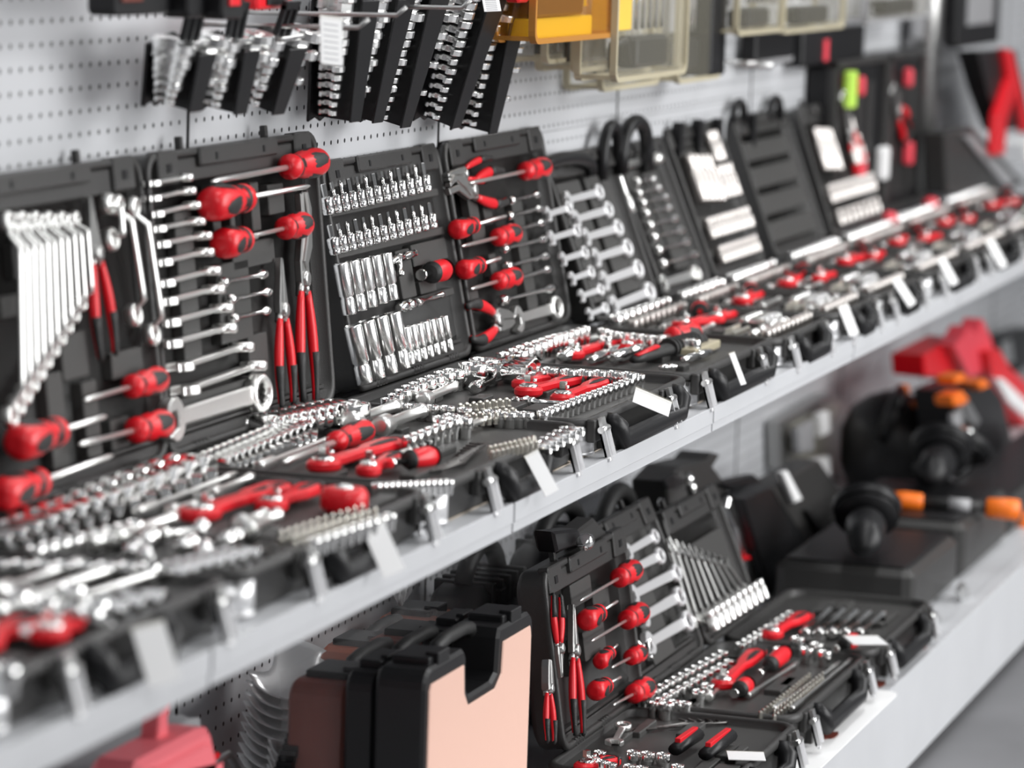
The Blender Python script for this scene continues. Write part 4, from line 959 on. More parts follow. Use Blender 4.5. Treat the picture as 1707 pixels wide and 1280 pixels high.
polyparts('bolt_cutter',[('sheath',[(1612,85),(1676,82),(1704,210),(1655,218),(1630,150)],-.12,.05,'black'),('arm',[(1668,80),(1682,84),(1712,215),(1702,222),(1690,150),(1672,205),(1668,258),(1652,258),(1656,190),(1676,130)],-.15,.02,'red')],'red and black tool hanging at the right frame edge above the far case','tool')
polyparts('case_box',[('body',[(1556,222),(1605,210),(1690,300),(1640,330),(1560,322)],-.10,.05,'case'),('top_strip',[(1605,228),(1618,225),(1690,300),(1672,308)],-.13,.012,'greyp')],'dark slanted case with a pale grey strip at the far end','tool case')
polyparts('white_box',[('body',[(1680,238),(1712,228),(1716,268),(1690,272)],-.06,.08,'card')],'white box at the right frame edge below the hanging red tool','box')
# ------------------------------------------------------------------ LOWER SHELF
ZL=-.848
def LC(i,X0,X1,yf,yh,beta,H,lab,lat,**kw):
    W=X1-X0
    K[i]=make_case(X0,X1,yf,yh,LZ+.004,ZL,beta,H,lab,None,True,0,taglatch=((lat[0]-X0)/W,(lat[1]-X0)/W),hx=.11,**kw);K[i].i=i
LC('A',.50,.885,-.555,-.31,9,.245,'black open case with red screwdrivers and pliers in its lid beside the salmon case',(.56,.83),lidX=(.555,.935),
   lidgrooves=pads((c6(60,800),c6(130,1000)),(c6(215,720),c6(330,780)),(c6(250,640),c6(330,560)),(c6(330,760),c6(420,830)),(c6(280,960),c6(400,1040)),(c6(200,1000),c6(270,1150))))
LC('B',.915,1.385,-.545,-.31,24,.245,'black open case on the bottom deck with pale ring wrenches in its lid',(.97,1.33),lidX=(.945,1.285),
   lidgrooves=gpads((.30,.62,.10,.86)))
LC('C',1.41,1.86,-.548,-.31,23,.215,'black open case on the bottom deck with a fan of long wrenches in its lid',(1.47,1.80),lidX=(1.30,1.62),lidgrooves=gpads((.1,.9,.3,.7)))
lA,lB,lC=K['A'].lid,K['B'].lid,K['C'].lid
sd(lA,c6(485,640),c6(205,800),0.0825,0.0164,.0022,G,'red screwdriver at the top right of the lid beside the salmon case')
sd(lA,c6(235,905),c6(405,800),0.0693,0.0152,.0022,G,'red and black screwdriver pointing up right, uppermost on the left side')
sd(lA,c6(520,855),c6(262,1005),0.0792,0.0164,.0022,G,'large red screwdriver in the second row of the lid beside the salmon case')
sd(lA,c6(320,1115),c6(415,1020),0.0561,0.0116,.0018,G,'smallest red screwdriver, left of a short pair')
sd(lA,c6(525,1062),c6(378,1138),0.0528,0.0134,.002,G,'short red screwdriver, right of a short pair')
sd(lA,c6(285,1262),c6(425,1185),0.0594,0.0140,.002,G,'red and black screwdriver in the bottom row on the left')
sd(lA,c6(550,1235),c6(375,1330),0.0742,0.0164,.0022,G,'red screwdriver in the bottom right corner of its lid')
ltool(lA,lambda L:pliers(L,.024,'nose'),(918,995),(925,1130),G,'pliers','red handled pliers, handles up, at the left edge of the screwdriver lid','pliers',None)
ltool(lA,lambda L:pliers(L,.028,'nose'),(955,1222),(945,1008),G,'pliers','long nose pliers with open red handles in the lower shelf lid','pliers',None)
ltool(lA,lambda L:pliers(L,.022,'combo'),(908,1235),(903,1100),G,'pliers','red handled cutter squeezed beside the salmon case','pliers',None)
for i,(a,c) in enumerate([((480,560),(632,470)),((490,655),(660,570)),((500,780),(742,655)),((550,895),(757,775)),((575,1030),(798,900))]):
    ltool(lB,lambda L:wrench(L,.0130+.0010*i,.0115+.0012*i,'guard'),c6(*a),c6(*c),G,'combination_wrench','pale thick ring wrench in the column right of the red screwdrivers','wrench','ring wrench column on the lower shelf')
for i,(a,c) in enumerate([((505,960),(560,1040)),((515,860),(545,930)),((590,1000),(600,1100))]):
    ltool(lB,lambda L:nutdriver(L,.006),c6(*a),c6(*c),G,'double_end_driver','small chrome part at the left side of the ring wrench lid','driver','small parts in the ring wrench lid')
for i in range(10):
    t=i/9
    a=(700+33*i*.98,480+12*i);c=(835+30*i,945-22*i)
    ltool(lC,lambda L:wrench(L,.0095-.0003*i,.0115-.0004*i,'satin' if i<2 else 'steel'),c6(*a),c6(*c),G+.001*(i%2),'combination_wrench','long wrench standing in the fan with a bright ring at the bottom','wrench','fan of wrenches with bright rings')
for i in range(10):
    p=lC.px(*c6(845+30*i,870-18*i),G);put('socket',lyingsocket(.010-.0003*i,.032,'satin'),lC.mat(p[0],p[1],G+.012,-PI/2),'pale socket in the tight row across the bottom of the fan lid','socket','pale sockets across the fan lid')
tb,ta,tc_=K['B'].tray,K['A'].tray,K['C'].tray
nm='tray of the ring wrench case'
for i,p in enumerate(line((1072,1160),(1205,1085),13)): up(tb,p,.0085,.022,'chrome socket in the hinge row of the '+nm,'hinge row sockets of the '+nm)
for i,p in enumerate(line((1090,1170),(1215,1100),12)): up(tb,p,.0075,.022,'chrome socket in the second row of the '+nm,'second row sockets of the '+nm)
for i,p in enumerate([(1110,1172),(1125,1168),(1142,1170),(1165,1150),(1180,1140)]): up(tb,p,.010,.024,'shiny socket left of the long red ratchet on the lower shelf','sockets by the lower red ratchet')
tseg(tb,lambda L:ratchet(L,.036),(1200,1152),(1268,1090),.010,'ratchet','long red ratchet in the middle of the ring wrench tray','ratchet')
tseg(tb,lambda L:bithandle(L*.6,.013),(1308,1102),(1262,1140),.004,'nut_driver','red handled driver with silver tip right of the long red ratchet','driver')
tseg(tb,lambda L:bithandle(L*.6,.013),(1245,1155),(1222,1172),.004,'nut_driver','short red driver at the left front of the ring wrench tray','driver')
tseg(tb,lambda L:bar(L,.007,'satin'),(1180,1170),(1206,1150),.004,'extension_bar','silver adapter left of the red driver','bar')
for i,(a,c) in enumerate((((1288,1188),(1400,1110)),((1318,1188),(1418,1105)),((1245,1165),(1330,1110)))):
    tseg(tb,lambda L:bar(L,.005,'steel'),a,c,.003,'extension_bar','long steel bar at the front of the ring wrench tray','bar','long steel bars of the ring wrench tray')
for i in range(16):
    p=(1268+i*5.4,1182-i*4.2);u,v=tb.px(*p,.02)
    for j in range(2): put('screw_bit',smallbit(j),tb.mat(u,v-.02*j,.006),'steel screw bit in the long rows before the red driver','bit','bits before the red driver')
nm='tray of the wrench fan case'
for i,p in enumerate(line((1235,1072),(1318,1020),10)): up(tc_,p,.0085,.022,'chrome socket along the hinge of the '+nm,'hinge sockets of the '+nm)
tseg(tc_,lambda L:ratchet(L,.034),(1280,1068),(1348,1030),.010,'ratchet','red ratchet near the hinge of the wrench fan tray','ratchet')
tseg(tc_,lambda L:bithandle(L*.6,.012),(1425,1078),(1390,1096),.004,'nut_driver','small red driver beside the white strip','driver')
for i,x in enumerate((1385,1408,1430,1452,1475)):
    tseg(tc_,lambda L:bar(L,.0085,'chrome'),(x-45,1065),(x,1022+i*2),.004,'extension_bar','chrome bar with a shiny ball end at the right of the wrench fan tray','bar','shiny ended bars of the wrench fan tray')
for i,p in enumerate([(1330,1062),(1345,1080),(1362,1072),(1375,1085),(1300,1080)]): up(tc_,p,.011,.024,'shiny socket in the middle of the '+nm,'middle sockets of the '+nm)
tagcard(((1414,1060),(1470,1060),(1472,1074),(1413,1074)),0,'white card strip lying on the wrench fan tray',Z=-.828)
tagcard(((1212,1252),(1274,1254),(1276,1268),(1214,1266)),0,'white card strip lying in the nearest lower tray',Z=-.845)
# tray A (nearest, bottom edge)
for i,(a,c) in enumerate((((1125,1262),(1160,1238)),((1175,1270),(1215,1240)))):
    m,L=ta.seg(a,c,.006);q=MB();q.tube([(0,0,.010),(L,0,.012)],[.010,.012],10,None,.8);e=MB();e.box(L*.1,L*.95,-.004,.004,.017,.0235,None,.001)
    put('knife_handle',[('body',q.mesh('body','black')),('stripe',e.mesh('stripe','red'))],m,'black tool grip with a red stripe in the nearest lower tray, '+('left one' if i==0 else 'right one'),'tool')
for i,x in enumerate((1056,1080,1106)): up(ta,(x,1252+i*2),.010,.024,'chrome socket in the row of three at the rear of the nearest lower tray','three sockets of the nearest lower tray')
tseg(ta,lambda L:wrench(L,.010,.012,'satin'),(1022,1245),(1040,1212),.01,'combination_wrench','pale wrench end sticking up at the left of the nearest lower tray','wrench')
for i,p in enumerate([(990,1262),(1004,1268),(1018,1272),(1000,1252),(1050,1275),(1070,1278),(1130,1275)]): up(ta,p,.009,.022,'chrome socket at the bottom frame edge in the nearest lower tray','bottom edge sockets of the nearest lower tray')
tseg(ta,lambda L:ratchet(L,.03),(960,1290),(1030,1276),.006,'ratchet','dark red ratchet cut by the bottom frame edge','ratchet')
for i in range(6): tseg(ta,lambda L:hexkey(.10-.008*i),(1060+18*i,1222-2*i),(1120+20*i,1212-i),.002,'hex_key','dark hex key at the rear of the nearest lower tray','hex key','hex keys of the nearest lower tray')
# ---- salmon fronted closed cases
M['brown2']=mat('orange_brown_case',(.42,.10,.045),.4)
def closedcase(X0,X1,y0,y1,z0,z1,panel,label,group=None,shell='black'):
    m=Matrix.Translation((X0,y0,z0));W=X1-X0;D=y1-y0;H=z1-z0
    R=Matrix(((1,0,0,0),(0,0,-1,D),(0,1,0,0),(0,0,0,1)))
    nw0,nw1,nd=W*.37,W*.66,.052
    o=[(x,y) for x,y in rrect(0,W,0,H,.022,4)]
    # outline with a handle notch in the top edge
    top=[(nw1+.006,H),(nw1,H-.012),(nw1-.004,H-nd),(nw1-.022,H-nd-.008),(nw0+.012,H-nd-.008),(nw0,H-nd+.004),(nw0-.004,H-.010),(nw0-.012,H)]
    oo=o[:5]+top+o[5:]
    b=MB();b.prism(oo,.0,D,.004,R)
    parts=[('shell',b.mesh('shell',shell))]
    q=MB();ins=.012
    po=[(W-ins,H-.03),(W-ins-.004,H-.018),(nw1+.014,H-.018),(nw1+.010,H-nd-.004),(nw1-.012,H-nd-.018),(nw0+.004,H-nd-.018),(nw0-.012,H-nd),(nw0-.016,H-.018),(ins+.006,H-.018),(ins,H-.026),(ins,.03),(ins+.01,.014),(W-ins-.01,.014),(W-ins,.03)]
    q.prism(po,D-.001,D+.0022,.0015,R);parts.append(('front_panel',q.mesh('front_panel',panel)))
    g=MB();g.tube([(nw0-.016,D*.62,H-.016),(nw0-.006,D*.62,H-.002),(nw0+.03,D*.62,H+.002),(nw1-.03,D*.62,H+.002),(nw1,D*.62,H-.002),(nw1+.010,D*.62,H-.016)],.0085,10)
    parts.append(('handle',g.mesh('handle','rubber')))
    for u in (.17,.84):
        l=MB();l.box(W*u-.035,W*u+.035,D*.12,D*.88,H-.004,H+.008,None,.003);l.box(W*u-.02,W*u+.02,D*.02,D*.3,H-.02,H+.012,None,.002);parts.append(('latch',l.mesh('latch','black')))
    return put('closed_case',parts,m,label,'tool case',group)
closedcase(-.115,.29,-.352,-.292,LZ+.001,-.600,'salmon','closed case with a large plain salmon front panel and black handle notch')
closedcase(-.10,.30,-.286,-.250,LZ+.001,-.612,'brown','closed black case with a dark red front, just behind the salmon one')
ca=closedcase(-.06,.34,-.235,-.165,LZ+.001,-.640,'brown','closed brown case wrapped in plastic film behind the two black ones',None,'brown')
cb=closedcase(.36,.69,-.118,-.045,LZ+.001,-.690,'brown','closed orange-brown case wrapped in film farther along the wall',None,'brown2')
def wrapfilm(X0,X1,y0,y1,z0,z1,label,seed,mt='wrap',par=None):
    b=bmesh.new();bmesh.ops.create_cube(b,size=1);bmesh.ops.subdivide_edges(b,edges=b.edges[:],cuts=9,use_grid_fill=True)
    r=random.Random(seed)
    me=bpy.data.meshes.new('plastic_film')
    for v in b.verts:
        f=1+.02*math.sin(v.co.x*31+v.co.z*17+seed)+.015*math.sin(v.co.y*23+v.co.x*41)
        v.co=Vector(((X0+X1)/2+v.co.x*(X1-X0)*f,(y0+y1)/2+v.co.y*(y1-y0)*f,(z0+z1)/2+v.co.z*(z1-z0)*(1+(f-1)*.5)))
        if v.co.z<LZ+.004: v.co.z=LZ+.004
    for f in b.faces:f.smooth=True
    b.to_mesh(me);b.free();me.materials.append(M[mt])
    if par:
        o=obj('plastic_film',me,par);o.matrix_parent_inverse=par.matrix_basis.inverted();return o
    return tag(obj('plastic_film',me),label,'plastic film')
wrapfilm(-.070,.35,-.240,-.160,LZ+.004,-.628,'',3,'wrap',ca)
wrapfilm(.35,.70,-.122,-.038,LZ+.004,-.678,'',5,'wrap',cb)
# knotted film tuft
b=MB();p=wp(605,1048,Y=-.1)
for i in range(5):
    a=i*1.3;b.tube([(0,0,0),(.010*math.cos(a),.008*math.sin(a),.02),(.02*math.cos(a+.5),.015*math.sin(a),.03+.004*i)],[.003,.006,.002],6)
tag(obj('film_knot',b.mesh('film_knot','wrap'),None,Matrix.Translation((p.x,-.15,-.628))),'knot of clear film sticking up from the wrapped brown case','plastic film')
# black carrying cases with arched tops
def softcase(X0,X1,y0,y1,z1,label,handle=True,wrap=False,seed=1):
    W=X1-X0;D=y1-y0;H=z1-LZ-.001;m=Matrix.Translation((X0,y0,LZ+.001));R=Matrix(((1,0,0,0),(0,0,-1,D),(0,1,0,0),(0,0,0,1)))
    o=[(0,.01),(.01,0),(W-.01,0),(W,.01),(W,H*.72)];
    for i in range(1,12): q=i/12*PI/2;o.append((W-W*.18*(1-math.cos(q)),H*.72+H*.22*math.sin(q)))
    o.append((W*.2,H*.94))
    for i in range(1,10): q=i/10*PI/2;o.append((W*.2-W*.2*math.sin(q),H*.94-H*.22*(1-math.cos(q))))
    b=MB();b.prism(o,0,D,.012,R,True)
    parts=[('shell',b.mesh('shell','black'))]
    for k in range(5):
        s=MB();s.box(W*.2+k*W*.14,W*.2+k*W*.14+.012,-.004,D+.004,H*.80,H*.95,None,.002);parts.append(('rib',s.mesh('rib','rubber')))
    if handle:
        g=MB();pts=[(W*(.18+.64*i/12),D*.5,H*.93+.045*math.sin(PI*i/12)**.6) for i in range(13)];g.tube(pts,.013,12);parts.append(('handle',g.mesh('handle','rubber')))
        l=MB();l.box(W*.30,W*.42,-.006,.006,H*.70,H*.9,None,.002);parts.append(('latch',l.mesh('latch','rubber')))
    return put('carrying_case',parts,m,label,'tool case')
cc=softcase(.71,.955,-.145,-.065,-.655,'black film-wrapped carrying case with rounded shoulders near the wall')
wrapfilm(.70,.965,-.150,-.060,LZ+.004,-.632,'',8,'wrap',cc)
softcase(.97,1.28,-.165,-.095,-.640,'black carrying case with a thick ribbed arched handle')
softcase(1.30,1.56,-.17,-.09,-.665,'dark carrying case beside the grey ring wrench lid near the wall')
# lid of the grey drill case behind A
polyparts('grey_clamp',[('plate',[(945,885),(975,862),(1000,890),(1000,930),(960,940)],-.26,.03,'case'),('arm',[(905,885),(948,880),(955,905),(912,920)],-.27,.03,'black')],'grey bracket piece with a bolt behind the red screwdriver lid','bracket')
a=wp(972,905,Y=-.3);b=MB();b.lathe([(.0,0),(.010,0),(.012,.01),(.008,.03),(0,.034)],14,Matrix.Translation((a.x,a.y,a.z)),'x');tag(obj('bolt',b.mesh('bolt','chrome')),'shiny round bolt on the grey bracket behind the screwdriver lid','bolt')
# black mask-like case between wall and fan lid
polyparts('black_case',[('shell',[(1082,800),(1105,775),(1150,765),(1160,752),(1172,755),(1160,775),(1180,800),(1192,835),(1200,870),(1085,870)],-.14,.06,'case'),('dark_window',[(1105,800),(1125,788),(1140,795),(1135,812),(1112,815)],-.172,.006,'black')],'dark rounded case with a hooked top and bright studs near the wall','tool case')
for i,(x,y) in enumerate([(1158,798),(1163,812),(1166,826),(1162,840),(1165,854),(1162,868),(1112,842),(1139,850)]):
    p=wp(x,y,Y=-.185);b=MB();b.lathe([(.0,0),(.011,.001),(.010,.008),(0,.012)],12,Matrix.Rotation(PI/2,4,'X'));tag(obj('stud',b.mesh('stud','chrome'),None,Matrix.Translation((p.x,-.171,p.z))),'bright chrome stud on the dark case with the hooked top','stud','studs on the dark hooked case')
polyparts('metal_strip',[('strip',[(1212,828),(1226,842),(1238,880),(1250,940),(1256,985),(1246,985),(1238,930),(1226,880),(1208,845)],-.20,.012,'zinc'),('band',[(1231,928),(1244,925),(1246,932),(1233,935)],-.205,.016,'red')],'curved pale metal strip with a red band left of the dark standing case','strip')
# dark standing case with open side
polyparts('standing_case',[('side',[(1215,830),(1262,808),(1330,975),(1335,1008),(1262,1000)],-.20,.05,'black'),('lid',[(1262,812),(1345,765),(1410,920),(1332,985)],-.17,.05,'case'),('divider',[(1262,832),(1275,828),(1320,905),(1310,925)],-.20,.012,'rubber'),('divider',[(1340,850),(1350,846),(1385,920),(1376,925)],-.20,.012,'rubber'),('grey_insert',[(1292,905),(1318,892),(1335,925),(1310,945)],-.20,.012,'steel'),('bright_tube',[(1298,788),(1308,784),(1332,832),(1320,838)],-.205,.014,'card'),('flap',[(1192,808),(1250,790),(1262,800),(1215,818)],-.17,.02,'black')],'dark open case standing tilted on the bottom deck with a white tube inside','tool case')
# grey blister pack on the wall
polyparts('blister_pack',[('back',[(1288,704),(1372,655),(1405,668),(1410,800),(1380,825),(1290,780)],-.02,.03,'steel'),('window',[(1320,705),(1395,672),(1402,790),(1325,770)],-.045,.012,'clear'),('white_part',[(1360,690),(1375,684),(1378,720),(1364,728)],-.06,.02,'card'),('card_part',[(1325,715),(1350,700),(1352,752),(1328,755)],-.06,.015,'greyp'),('lower_part',[(1348,765),(1378,760),(1380,805),(1362,810)],-.06,.015,'card')],'blurred grey clear-front pack with white contents against the lower wall','pack')
# power tools
def drill(P,s,rot,label,c2='orange'):
    m=Matrix.Translation(P)@Matrix.Rotation(rot,4,'Z')@Matrix.Scale(s,4)
    b=MB();b.lathe([(.0,-.09),(.030,-.088),(.036,-.06),(.037,.03),(.030,.07),(.022,.085)],18,Matrix.Translation((0,0,.17)),'x')
    b.tube([(-.03,0,.15),(-.042,0,.09),(-.045,0,.03)],[.024,.021,.022],12)
    b.prism(rrect(-.09,.012,-.034,.034,.01),0,.042,.006)
    g=MB();g.lathe([(.020,.084),(.023,.09),(.022,.115),(.012,.128),(.006,.13)],16,Matrix.Translation((0,0,.17)),'x')
    r=MB();r.lathe([(.0375,-.036),(.0385,-.03),(.0375,-.024)],18,Matrix.Translation((0,0,.17)),'x');r.box(-.02,-.008,-.009,.009,.115,.135,None,.002)
    return put('power_drill',[('body',b.mesh('body','black')),('chuck',g.mesh('chuck','steel')),('collar',r.mesh('collar',c2))],m,label,'power tool')
def onb(x,y): return wp(x,y,Z=LZ)
P=wp(1485,740,Y=-.16)
b=MB();b.lathe([(.085,LZ+.002-P.z),(.105,-.04),(.105,.03),(.085,.075),(.05,.10),(.02,.11),(0,.112)],28);b.tube([(-.09,0,.02),(-.13,-.02,.06),(-.10,-.03,.10),(-.03,-.02,.115)],[.014,.018,.018,.014],10)
parts=[('body',b.mesh('body','black'))]
for x,y,z,r_ in ((-.03,-.055,.085,.016),(.045,-.075,.055,.016),(-.06,-.085,.02,.014),(.0,-.02,.113,.014)):
    q=MB();q.lathe([(0,-.012),(r_,-.01),(r_,.006),(r_*.7,.012),(0,.013)],14,Matrix.Translation((x,y,z)));parts.append(('orange_cap',q.mesh('orange_cap','orange')))
put('polisher',parts,Matrix.Translation(P),'large black domed power tool with orange caps against the lower wall','power tool')
polyparts('hand_tool',[('body',[(1558,650),(1608,628),(1636,660),(1660,760),(1640,800),(1590,815),(1570,740)],-.28,.09,'black'),('orange_cap',[(1572,660),(1590,650),(1600,664),(1590,676),(1575,676)],-.33,.04,'orange'),('orange_cap',[(1612,638),(1628,630),(1636,642),(1622,650)],-.33,.04,'orange'),('orange_cap',[(1574,628),(1592,620),(1594,634),(1578,640)],-.33,.04,'orange'),('pale_label',[(1584,690),(1598,684),(1612,780),(1596,792)],-.33,.01,'greyp'),('bright_plate',[(1598,672),(1610,668),(1628,700),(1620,716),(1606,702)],-.335,.02,'zinc')],'black hand tool with orange caps and pale label right of the polisher','power tool')
polyparts('red_jack',[('bracket',[(1572,575),(1590,560),(1600,542),(1612,556),(1622,530),(1636,560),(1644,590),(1640,612),(1600,630),(1586,600)],-.22,.045,'pinkred'),('arm',[(1630,585),(1648,580),(1668,612),(1712,650),(1716,740),(1690,720),(1660,660),(1636,625)],-.24,.05,'red'),('white_strip',[(1658,632),(1668,630),(1712,672),(1712,700),(1680,670)],-.268,.01,'card'),('housing',[(1512,590),(1572,560),(1590,610),(1560,632),(1515,625)],-.18,.07,'red')],'bright red jack with a forked bracket at the right of the lower shelf','jack')
polyparts('black_bottle',[('body',[(1660,560),(1707,545),(1720,560),(1720,640),(1680,625)],-.05,.05,'black'),('label',[(1670,570),(1684,566),(1688,604),(1676,608)],-.08,.006,'zinc')],'dark blurred item with a pale label at the right edge by the lower wall','tool')
# bar with two orange grips
A=wp(1485,832,Y=-.345);Bp=wp(1698,850,Y=-.57);d=(Bp-A).normalized();L=(Bp-A).length
m=Matrix.Translation(A)@d.to_track_quat('X','Z').to_matrix().to_4x4()
s1=MB();s1.lathe([(.011,L*.2),(.011,L*.8)],14,None,'x');s2=MB();s3=MB()
s2.lathe([(.008,0),(.015,.004),(.017,L*.1),(.015,L*.24),(.013,L*.25)],16,None,'x');s3.lathe([(.013,L*.74),(.018,L*.76),(.020,L*.9),(.019,L),(.010,L+.003)],16,None,'x')
s4=MB();s4.lathe([(.0125,L*.45),(.0125,L*.62)],14,None,'x')
put('roller_bar',[('rod',s1.mesh('rod','rubber')),('grip',s2.mesh('grip','orange')),('grip',s3.mesh('grip','orange')),('sleeve',s4.mesh('sleeve','greyp'))],m,'dark rod with an orange grip at each end lying across the power tools','tool')
b=MB();p=wp(1706,892,Y=-.5);b.lathe([(0,0),(.022,.003),(.024,.03),(.018,.045),(0,.048)],16);tag(obj('orange_cap',b.mesh('orange_cap','orange'),None,Matrix.Translation(p)),'orange cap cut by the right frame edge','cap')
def bigprism(name,px0,px1,Y,th,mt,label,cat): pass
# supporting dark case row under the rod
for i,(x0,x1,y0,y1,h,lb) in enumerate(((1.95,2.35,-.50,-.26,.09,'black open tray with a grinder beside the wrench fan tray'),(2.40,2.85,-.50,-.24,.10,'dark box of grinder parts near the far deck edge'),(2.90,3.9,-.50,-.345,.07,'long dark box lying under the rod with orange grips'))):
    b=MB();b.box(0,x1-x0,0,y1-y0,0,h,None,.02);c=MB();c.box(.015,x1-x0-.015,.015,y1-y0-.015,h-.001,h+.004,None,.008)
    put('dark_box',[('body',b.mesh('body','case')),('top',c.mesh('top','black'))],Matrix.Translation((x0,y0,LZ+.001)),lb,'box')
def grinder(P,s,rot,label,tilt=.5):
    m=Matrix.Translation(P)@Matrix.Rotation(rot,4,'Z')@Matrix.Scale(s,4)
    b=MB();b.lathe([(0,-.12),(.024,-.118),(.028,-.05),(.032,.02),(.026,.06)],16,Matrix.Translation((0,0,.04)),'x')
    D=MB();D.lathe([(.012,-.004),(.050,-.003),(.050,.001),(.03,.003),(.012,.004)],28,Matrix.Translation((.085,0,.055))@Matrix.Rotation(tilt,4,'Y')@Matrix.Translation((0,0,-.01)))
    g=MB();g.lathe([(.052,-.006),(.054,.012),(.03,.02),(.012,.02)],28,Matrix.Translation((.085,0,.055))@Matrix.Rotation(tilt,4,'Y'))
    h=MB();h.lathe([(.010,-.02),(.020,-.012),(.022,.0),(.010,.012)],14,Matrix.Translation((.085,0,.085)),'z')
    return put('angle_grinder',[('body',b.mesh('body','black')),('disc',D.mesh('disc','black')),('guard',g.mesh('guard','black')),('gear_head',h.mesh('gear_head','chrome'))],m,label,'grinder')
grinder(Vector((2.02,-.40,LZ+.10)),1.1,.2,'black angle grinder with dark round guard on the tray by the fan wrenches',.9)
grinder(Vector((2.74,-.38,LZ+.11)),1.1,.1,'second angle grinder with a shiny gear head farther along the deck',.9)
grinder(Vector((2.95,-.36,LZ+.09)),1.0,-.2,'farthest angle grinder lying near the rod with orange grips',.6)
for i,(x,y) in enumerate([(1599,876),(1697,768),(1690,805),(1660,805),(1655,745),(1588,801),(1478,1006),(1532,1012),(1515,940),(1605,985),(1425,1008),(1590,935)]):
    Y=-.42 if y>860 else -.30
    p=wp(x,y,Y=Y);b=MB();b.lathe([(0,0),(.009,.001),(.011,.010),(.006,.018),(0,.02)],12)
    tag(obj('chrome_knob',b.mesh('chrome_knob','chrome'),None,Matrix.Translation(p)),'small glinting chrome knob among the dark power tools','knob','chrome knobs among the power tools')
for i,(pts,lb) in enumerate((([(1500,985),(1514,960),(1530,985),(1545,1010),(1520,1000)],'pale grey triangular plate beside the grinder'),([(1568,935),(1590,922),(1612,930),(1620,945),(1600,948),(1570,940)],'pale rounded plate near the deck edge'),([(1546,1040),(1558,1020),(1566,1045),(1560,1062),(1548,1060)],'white clasp on the black tray near the deck edge'),([(1596,985),(1604,970),(1614,990),(1610,1010),(1600,1010)],'white clasp beyond the first one near the deck edge'))):
    polyob('pale_plate',pts,-.46 if i<2 else -.535,.012,'zinc',lb,'plate')
# paint of red scraps by the trays
for i,(x,y) in enumerate([(1380,1225),(1460,1140),(1530,1078)]):
    p=wp(x,y,Z=LZ+.004);b=MB();b.prism([(.022*math.cos(a*PI/8)*(1+.3*(a%3)),.014*math.sin(a*PI/8)) for a in range(16)],0,.0012);tag(obj('red_sticker',b.mesh('red_sticker','brown'),None,Matrix.Translation(p)),'round dull red patch of print beside the lower trays, number by distance'.replace(', number by distance',' on the deck'),'sticker','red prints on the deck')
# ---- curved silver scrapers hanging at the left of the lower shelf
def scraper(w,h):
    b=MB();n=10;m_=7;vs=[]
    for th in (0,.0012):
        for i in range(n+1):
            u=i/n
            for j in range(m_+1):
                v=j/m_
                x=w*(u-.5)*(1-.25*v);y=-.016*math.sin(u*PI*1.6)+.010*u - v*h*.75;z=-.012*math.sin(v*PI*.9+u*1.4)+ .010*u + h*.15*v
                vs.append((x,y,z+th))
    k=(n+1)*(m_+1);fs=[]
    for i in range(n):
        for j in range(m_):
            a=i*(m_+1)+j;fs+=[(a,a+1,a+m_+2,a+m_+1),(k+a,k+a+m_+1,k+a+m_+2,k+a+1)]
    for i in range(n):
        a=i*(m_+1);fs.append((a,a+m_+1,k+a+m_+1,k+a));a+=m_;fs.append((a,k+a,k+a+m_+1,a+m_+1))
    for j in range(m_):
        a=j;fs.append((a,k+a,k+a+1,a+1));a=n*(m_+1)+j;fs.append((a,a+1,k+a+1,k+a))
    b.add(vs,fs,True);return b.mesh('curved_blade','blade')
sm=scraper(.17,.075)
for i in range(9):
    p=wp(436-2*i,1092+17*i,Y=-.06)
    m=Matrix.Translation((p.x,-.075,p.z))@Matrix.Rotation(math.radians(48),4,'X')
    o=obj('curved_blade',sm,None,m);tag(o,'curved silver blade in the upper stack hanging on the lower wall','blade','curved silver blades hanging on the lower wall')
sm2=scraper(.13,.065)
for i in range(8):
    p=wp(415-1*i,1205+14*i,Y=-.08)
    o=obj('curved_blade',sm2,None,Matrix.Translation((p.x,-.13,p.z))@Matrix.Rotation(math.radians(48),4,'X'));tag(o,'smaller curved silver blade in the lower stack hanging on the lower wall','blade','smaller curved blades hanging below')
# black serrated wedge display next to the blades
P=[wp(x,y,Y=-.17) for x,y in ((512,1178),(572,1292),(470,1292))]
b=MB();b.prism([(p.x,max(p.z,LZ+.003)) for p in P],0,.014,.003,Matrix(((1,0,0,0),(0,0,-1,-.163),(0,1,0,0),(0,0,0,1))))
s=MB()
for i in range(12):
    t=i/12;x=P[0].x+(P[2].x-P[0].x)*t;z=P[0].z+(P[2].z-P[0].z)*t;s.box(x-.008,x+.002,-.180,-.160,z-.005,z+.003)
put('wedge_display',[('plate',b.mesh('plate','black')),('tooth',s.mesh('teeth','black'))],Matrix(),'black triangular toothed stand beside the curved silver blades','stand')
# pink-red open box at bottom left and the wrapped grey pack behind it
X0=wp(170,1290,Y=-.20).x;X1=wp(322,1290,Y=-.20).x
a=wp(185,1280,Y=-.20);c=wp(300,1212,Y=-.20);e=wp(335,1290,Y=-.20)
LX=[(a.x,a.z-.06),(e.x,a.z-.06),(e.x,e.z+.0),(c.x+.028,c.z-.004),(c.x,c.z),(a.x+.02,c.z),(a.x,c.z-.02)]
R=Matrix(((1,0,0,0),(0,0,-1,-.17),(0,1,0,0),(0,0,0,1)))
b=MB();b.prism(LX,0,.055,.008,R,False);q=MB();q.prism(inset(LX,.016),.052,.060,.004,R);h=MB();t=wp(265,1200,Y=-.2)
h.prism([(c.x-.06,c.z-.01),(c.x-.055,c.z+.022),(c.x-.02,c.z+.034),(c.x-.032,c.z+.018),(c.x-.028,c.z-.01)],.01,.03,.002,R)
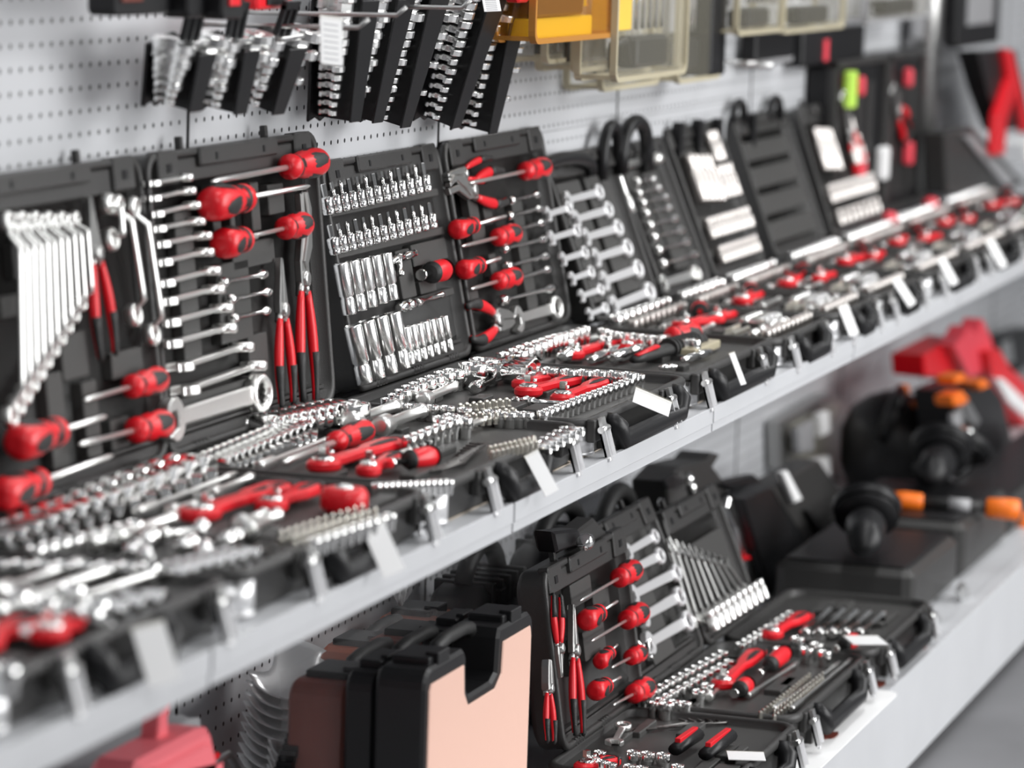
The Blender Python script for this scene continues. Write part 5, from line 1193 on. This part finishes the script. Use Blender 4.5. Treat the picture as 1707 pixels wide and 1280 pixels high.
h2=MB();h2.box(c.x-.05,c.x-.02,-.236,-.226,c.z-.06,c.z-.042,None,.002)
put('red_box',[('shell',b.mesh('shell','pink')),('panel',q.mesh('panel','pink')),('clasp',h.mesh('clasp','pink')),('slot',h2.mesh('slot','red'))],Matrix(),'pinkish red plastic box with a hooked clasp at the bottom left corner','box')
p=wp(150,1255,Y=-.08)
o=wrapfilm(p.x-.13,p.x+.16,-.14,-.03,LZ+.01,p.z+.012,'grey film-wrapped pack behind the pinkish red box',11,'greyp')
b=MB();p=wp(370,1272,Y=-.12);b.tube([(p.x-.06,-.12,p.z-.02),(p.x-.03,-.12,p.z+.004),(p.x+.02,-.12,p.z+.006),(p.x+.05,-.12,p.z-.02)],.005,8);tag(obj('wire_loop',b.mesh('wire_loop','zinc')),'pale bent wire below the smaller curved blades','wire')
b=MB();p=wp(345,1272,Y=-.14);q=wp(362,1258,Y=-.14);b.tube([tuple(p),tuple(q)],.004,8);tag(obj('red_stick',b.mesh('red_stick','red')),'thin red stick between the red box and the silver blades','stick')
# ------------------------------------------------------------------ light, world, camera
def area(loc,target,sx,sy,pw,col=(1,1,1)):
    l=bpy.data.lights.new('area_light','AREA');l.shape='RECTANGLE';l.size=sx;l.size_y=sy;l.energy=pw;l.color=col
    o=bpy.data.objects.new('offscreen_area_lamp',l);COL.objects.link(o);o.location=loc  # unseen lamp added to light the shelves, not a visible fixture
    o.rotation_euler=(Vector(target)-Vector(loc)).to_track_quat('-Z','Y').to_euler()
area((2.2,-4.2,1.6),(1.2,0,-.4),3.0,1.0,105)
area((1.4,-4.6,.15),(1.2,0,-.5),4.0,1.2,108)  # added low front fill for the lower wall and deck front
area((4.2,-2.8,2.3),(3.0,0,-.4),2.4,.6,38)
area((-3.2,-3.2,2.2),(.2,-.2,-.3),1.8,.8,38)  # added fill from the near end, brightens the price tags
area((1.6,-.9,2.4),(1.5,-.25,-.4),5.5,.18,50)  # added overhead strip for highlights on chrome and level surfaces
w=bpy.data.worlds.new('shop_light');SC.world=w;w.use_nodes=True;nt=w.node_tree;bg=nt.nodes['Background']
tc=nt.nodes.new('ShaderNodeTexCoord');sp=nt.nodes.new('ShaderNodeSeparateXYZ');nt.links.new(tc.outputs['Generated'],sp.inputs[0])
cr=nt.nodes.new('ShaderNodeValToRGB');mr=nt.nodes.new('ShaderNodeMapRange');mr.inputs[1].default_value=-1
nt.links.new(sp.outputs['Z'],mr.inputs[0]);nt.links.new(mr.outputs[0],cr.inputs[0]);nt.links.new(cr.outputs[0],bg.inputs[0])
e=cr.color_ramp.elements;e[0].position=.3;e[0].color=(.10,.10,.105,1);e[1].position=.62;e[1].color=(.62,.63,.65,1)
bg.inputs[1].default_value=.28
c=bpy.data.cameras.new('camera');co=bpy.data.objects.new('camera',c);COL.objects.link(co)
Rm=R3.to_4x4();co.matrix_world=Matrix.Translation(CAM)@Rm
c.sensor_width=36;c.lens=F/1707*36;c.clip_start=.05
c.dof.use_dof=True;c.dof.focus_distance=4.66;c.dof.aperture_fstop=3.8
SC.camera=co
SC.view_settings.view_transform='Standard';SC.view_settings.look='None';SC.view_settings.exposure=.12;SC.view_settings.gamma=1;SC.view_settings.use_curve_mapping=False
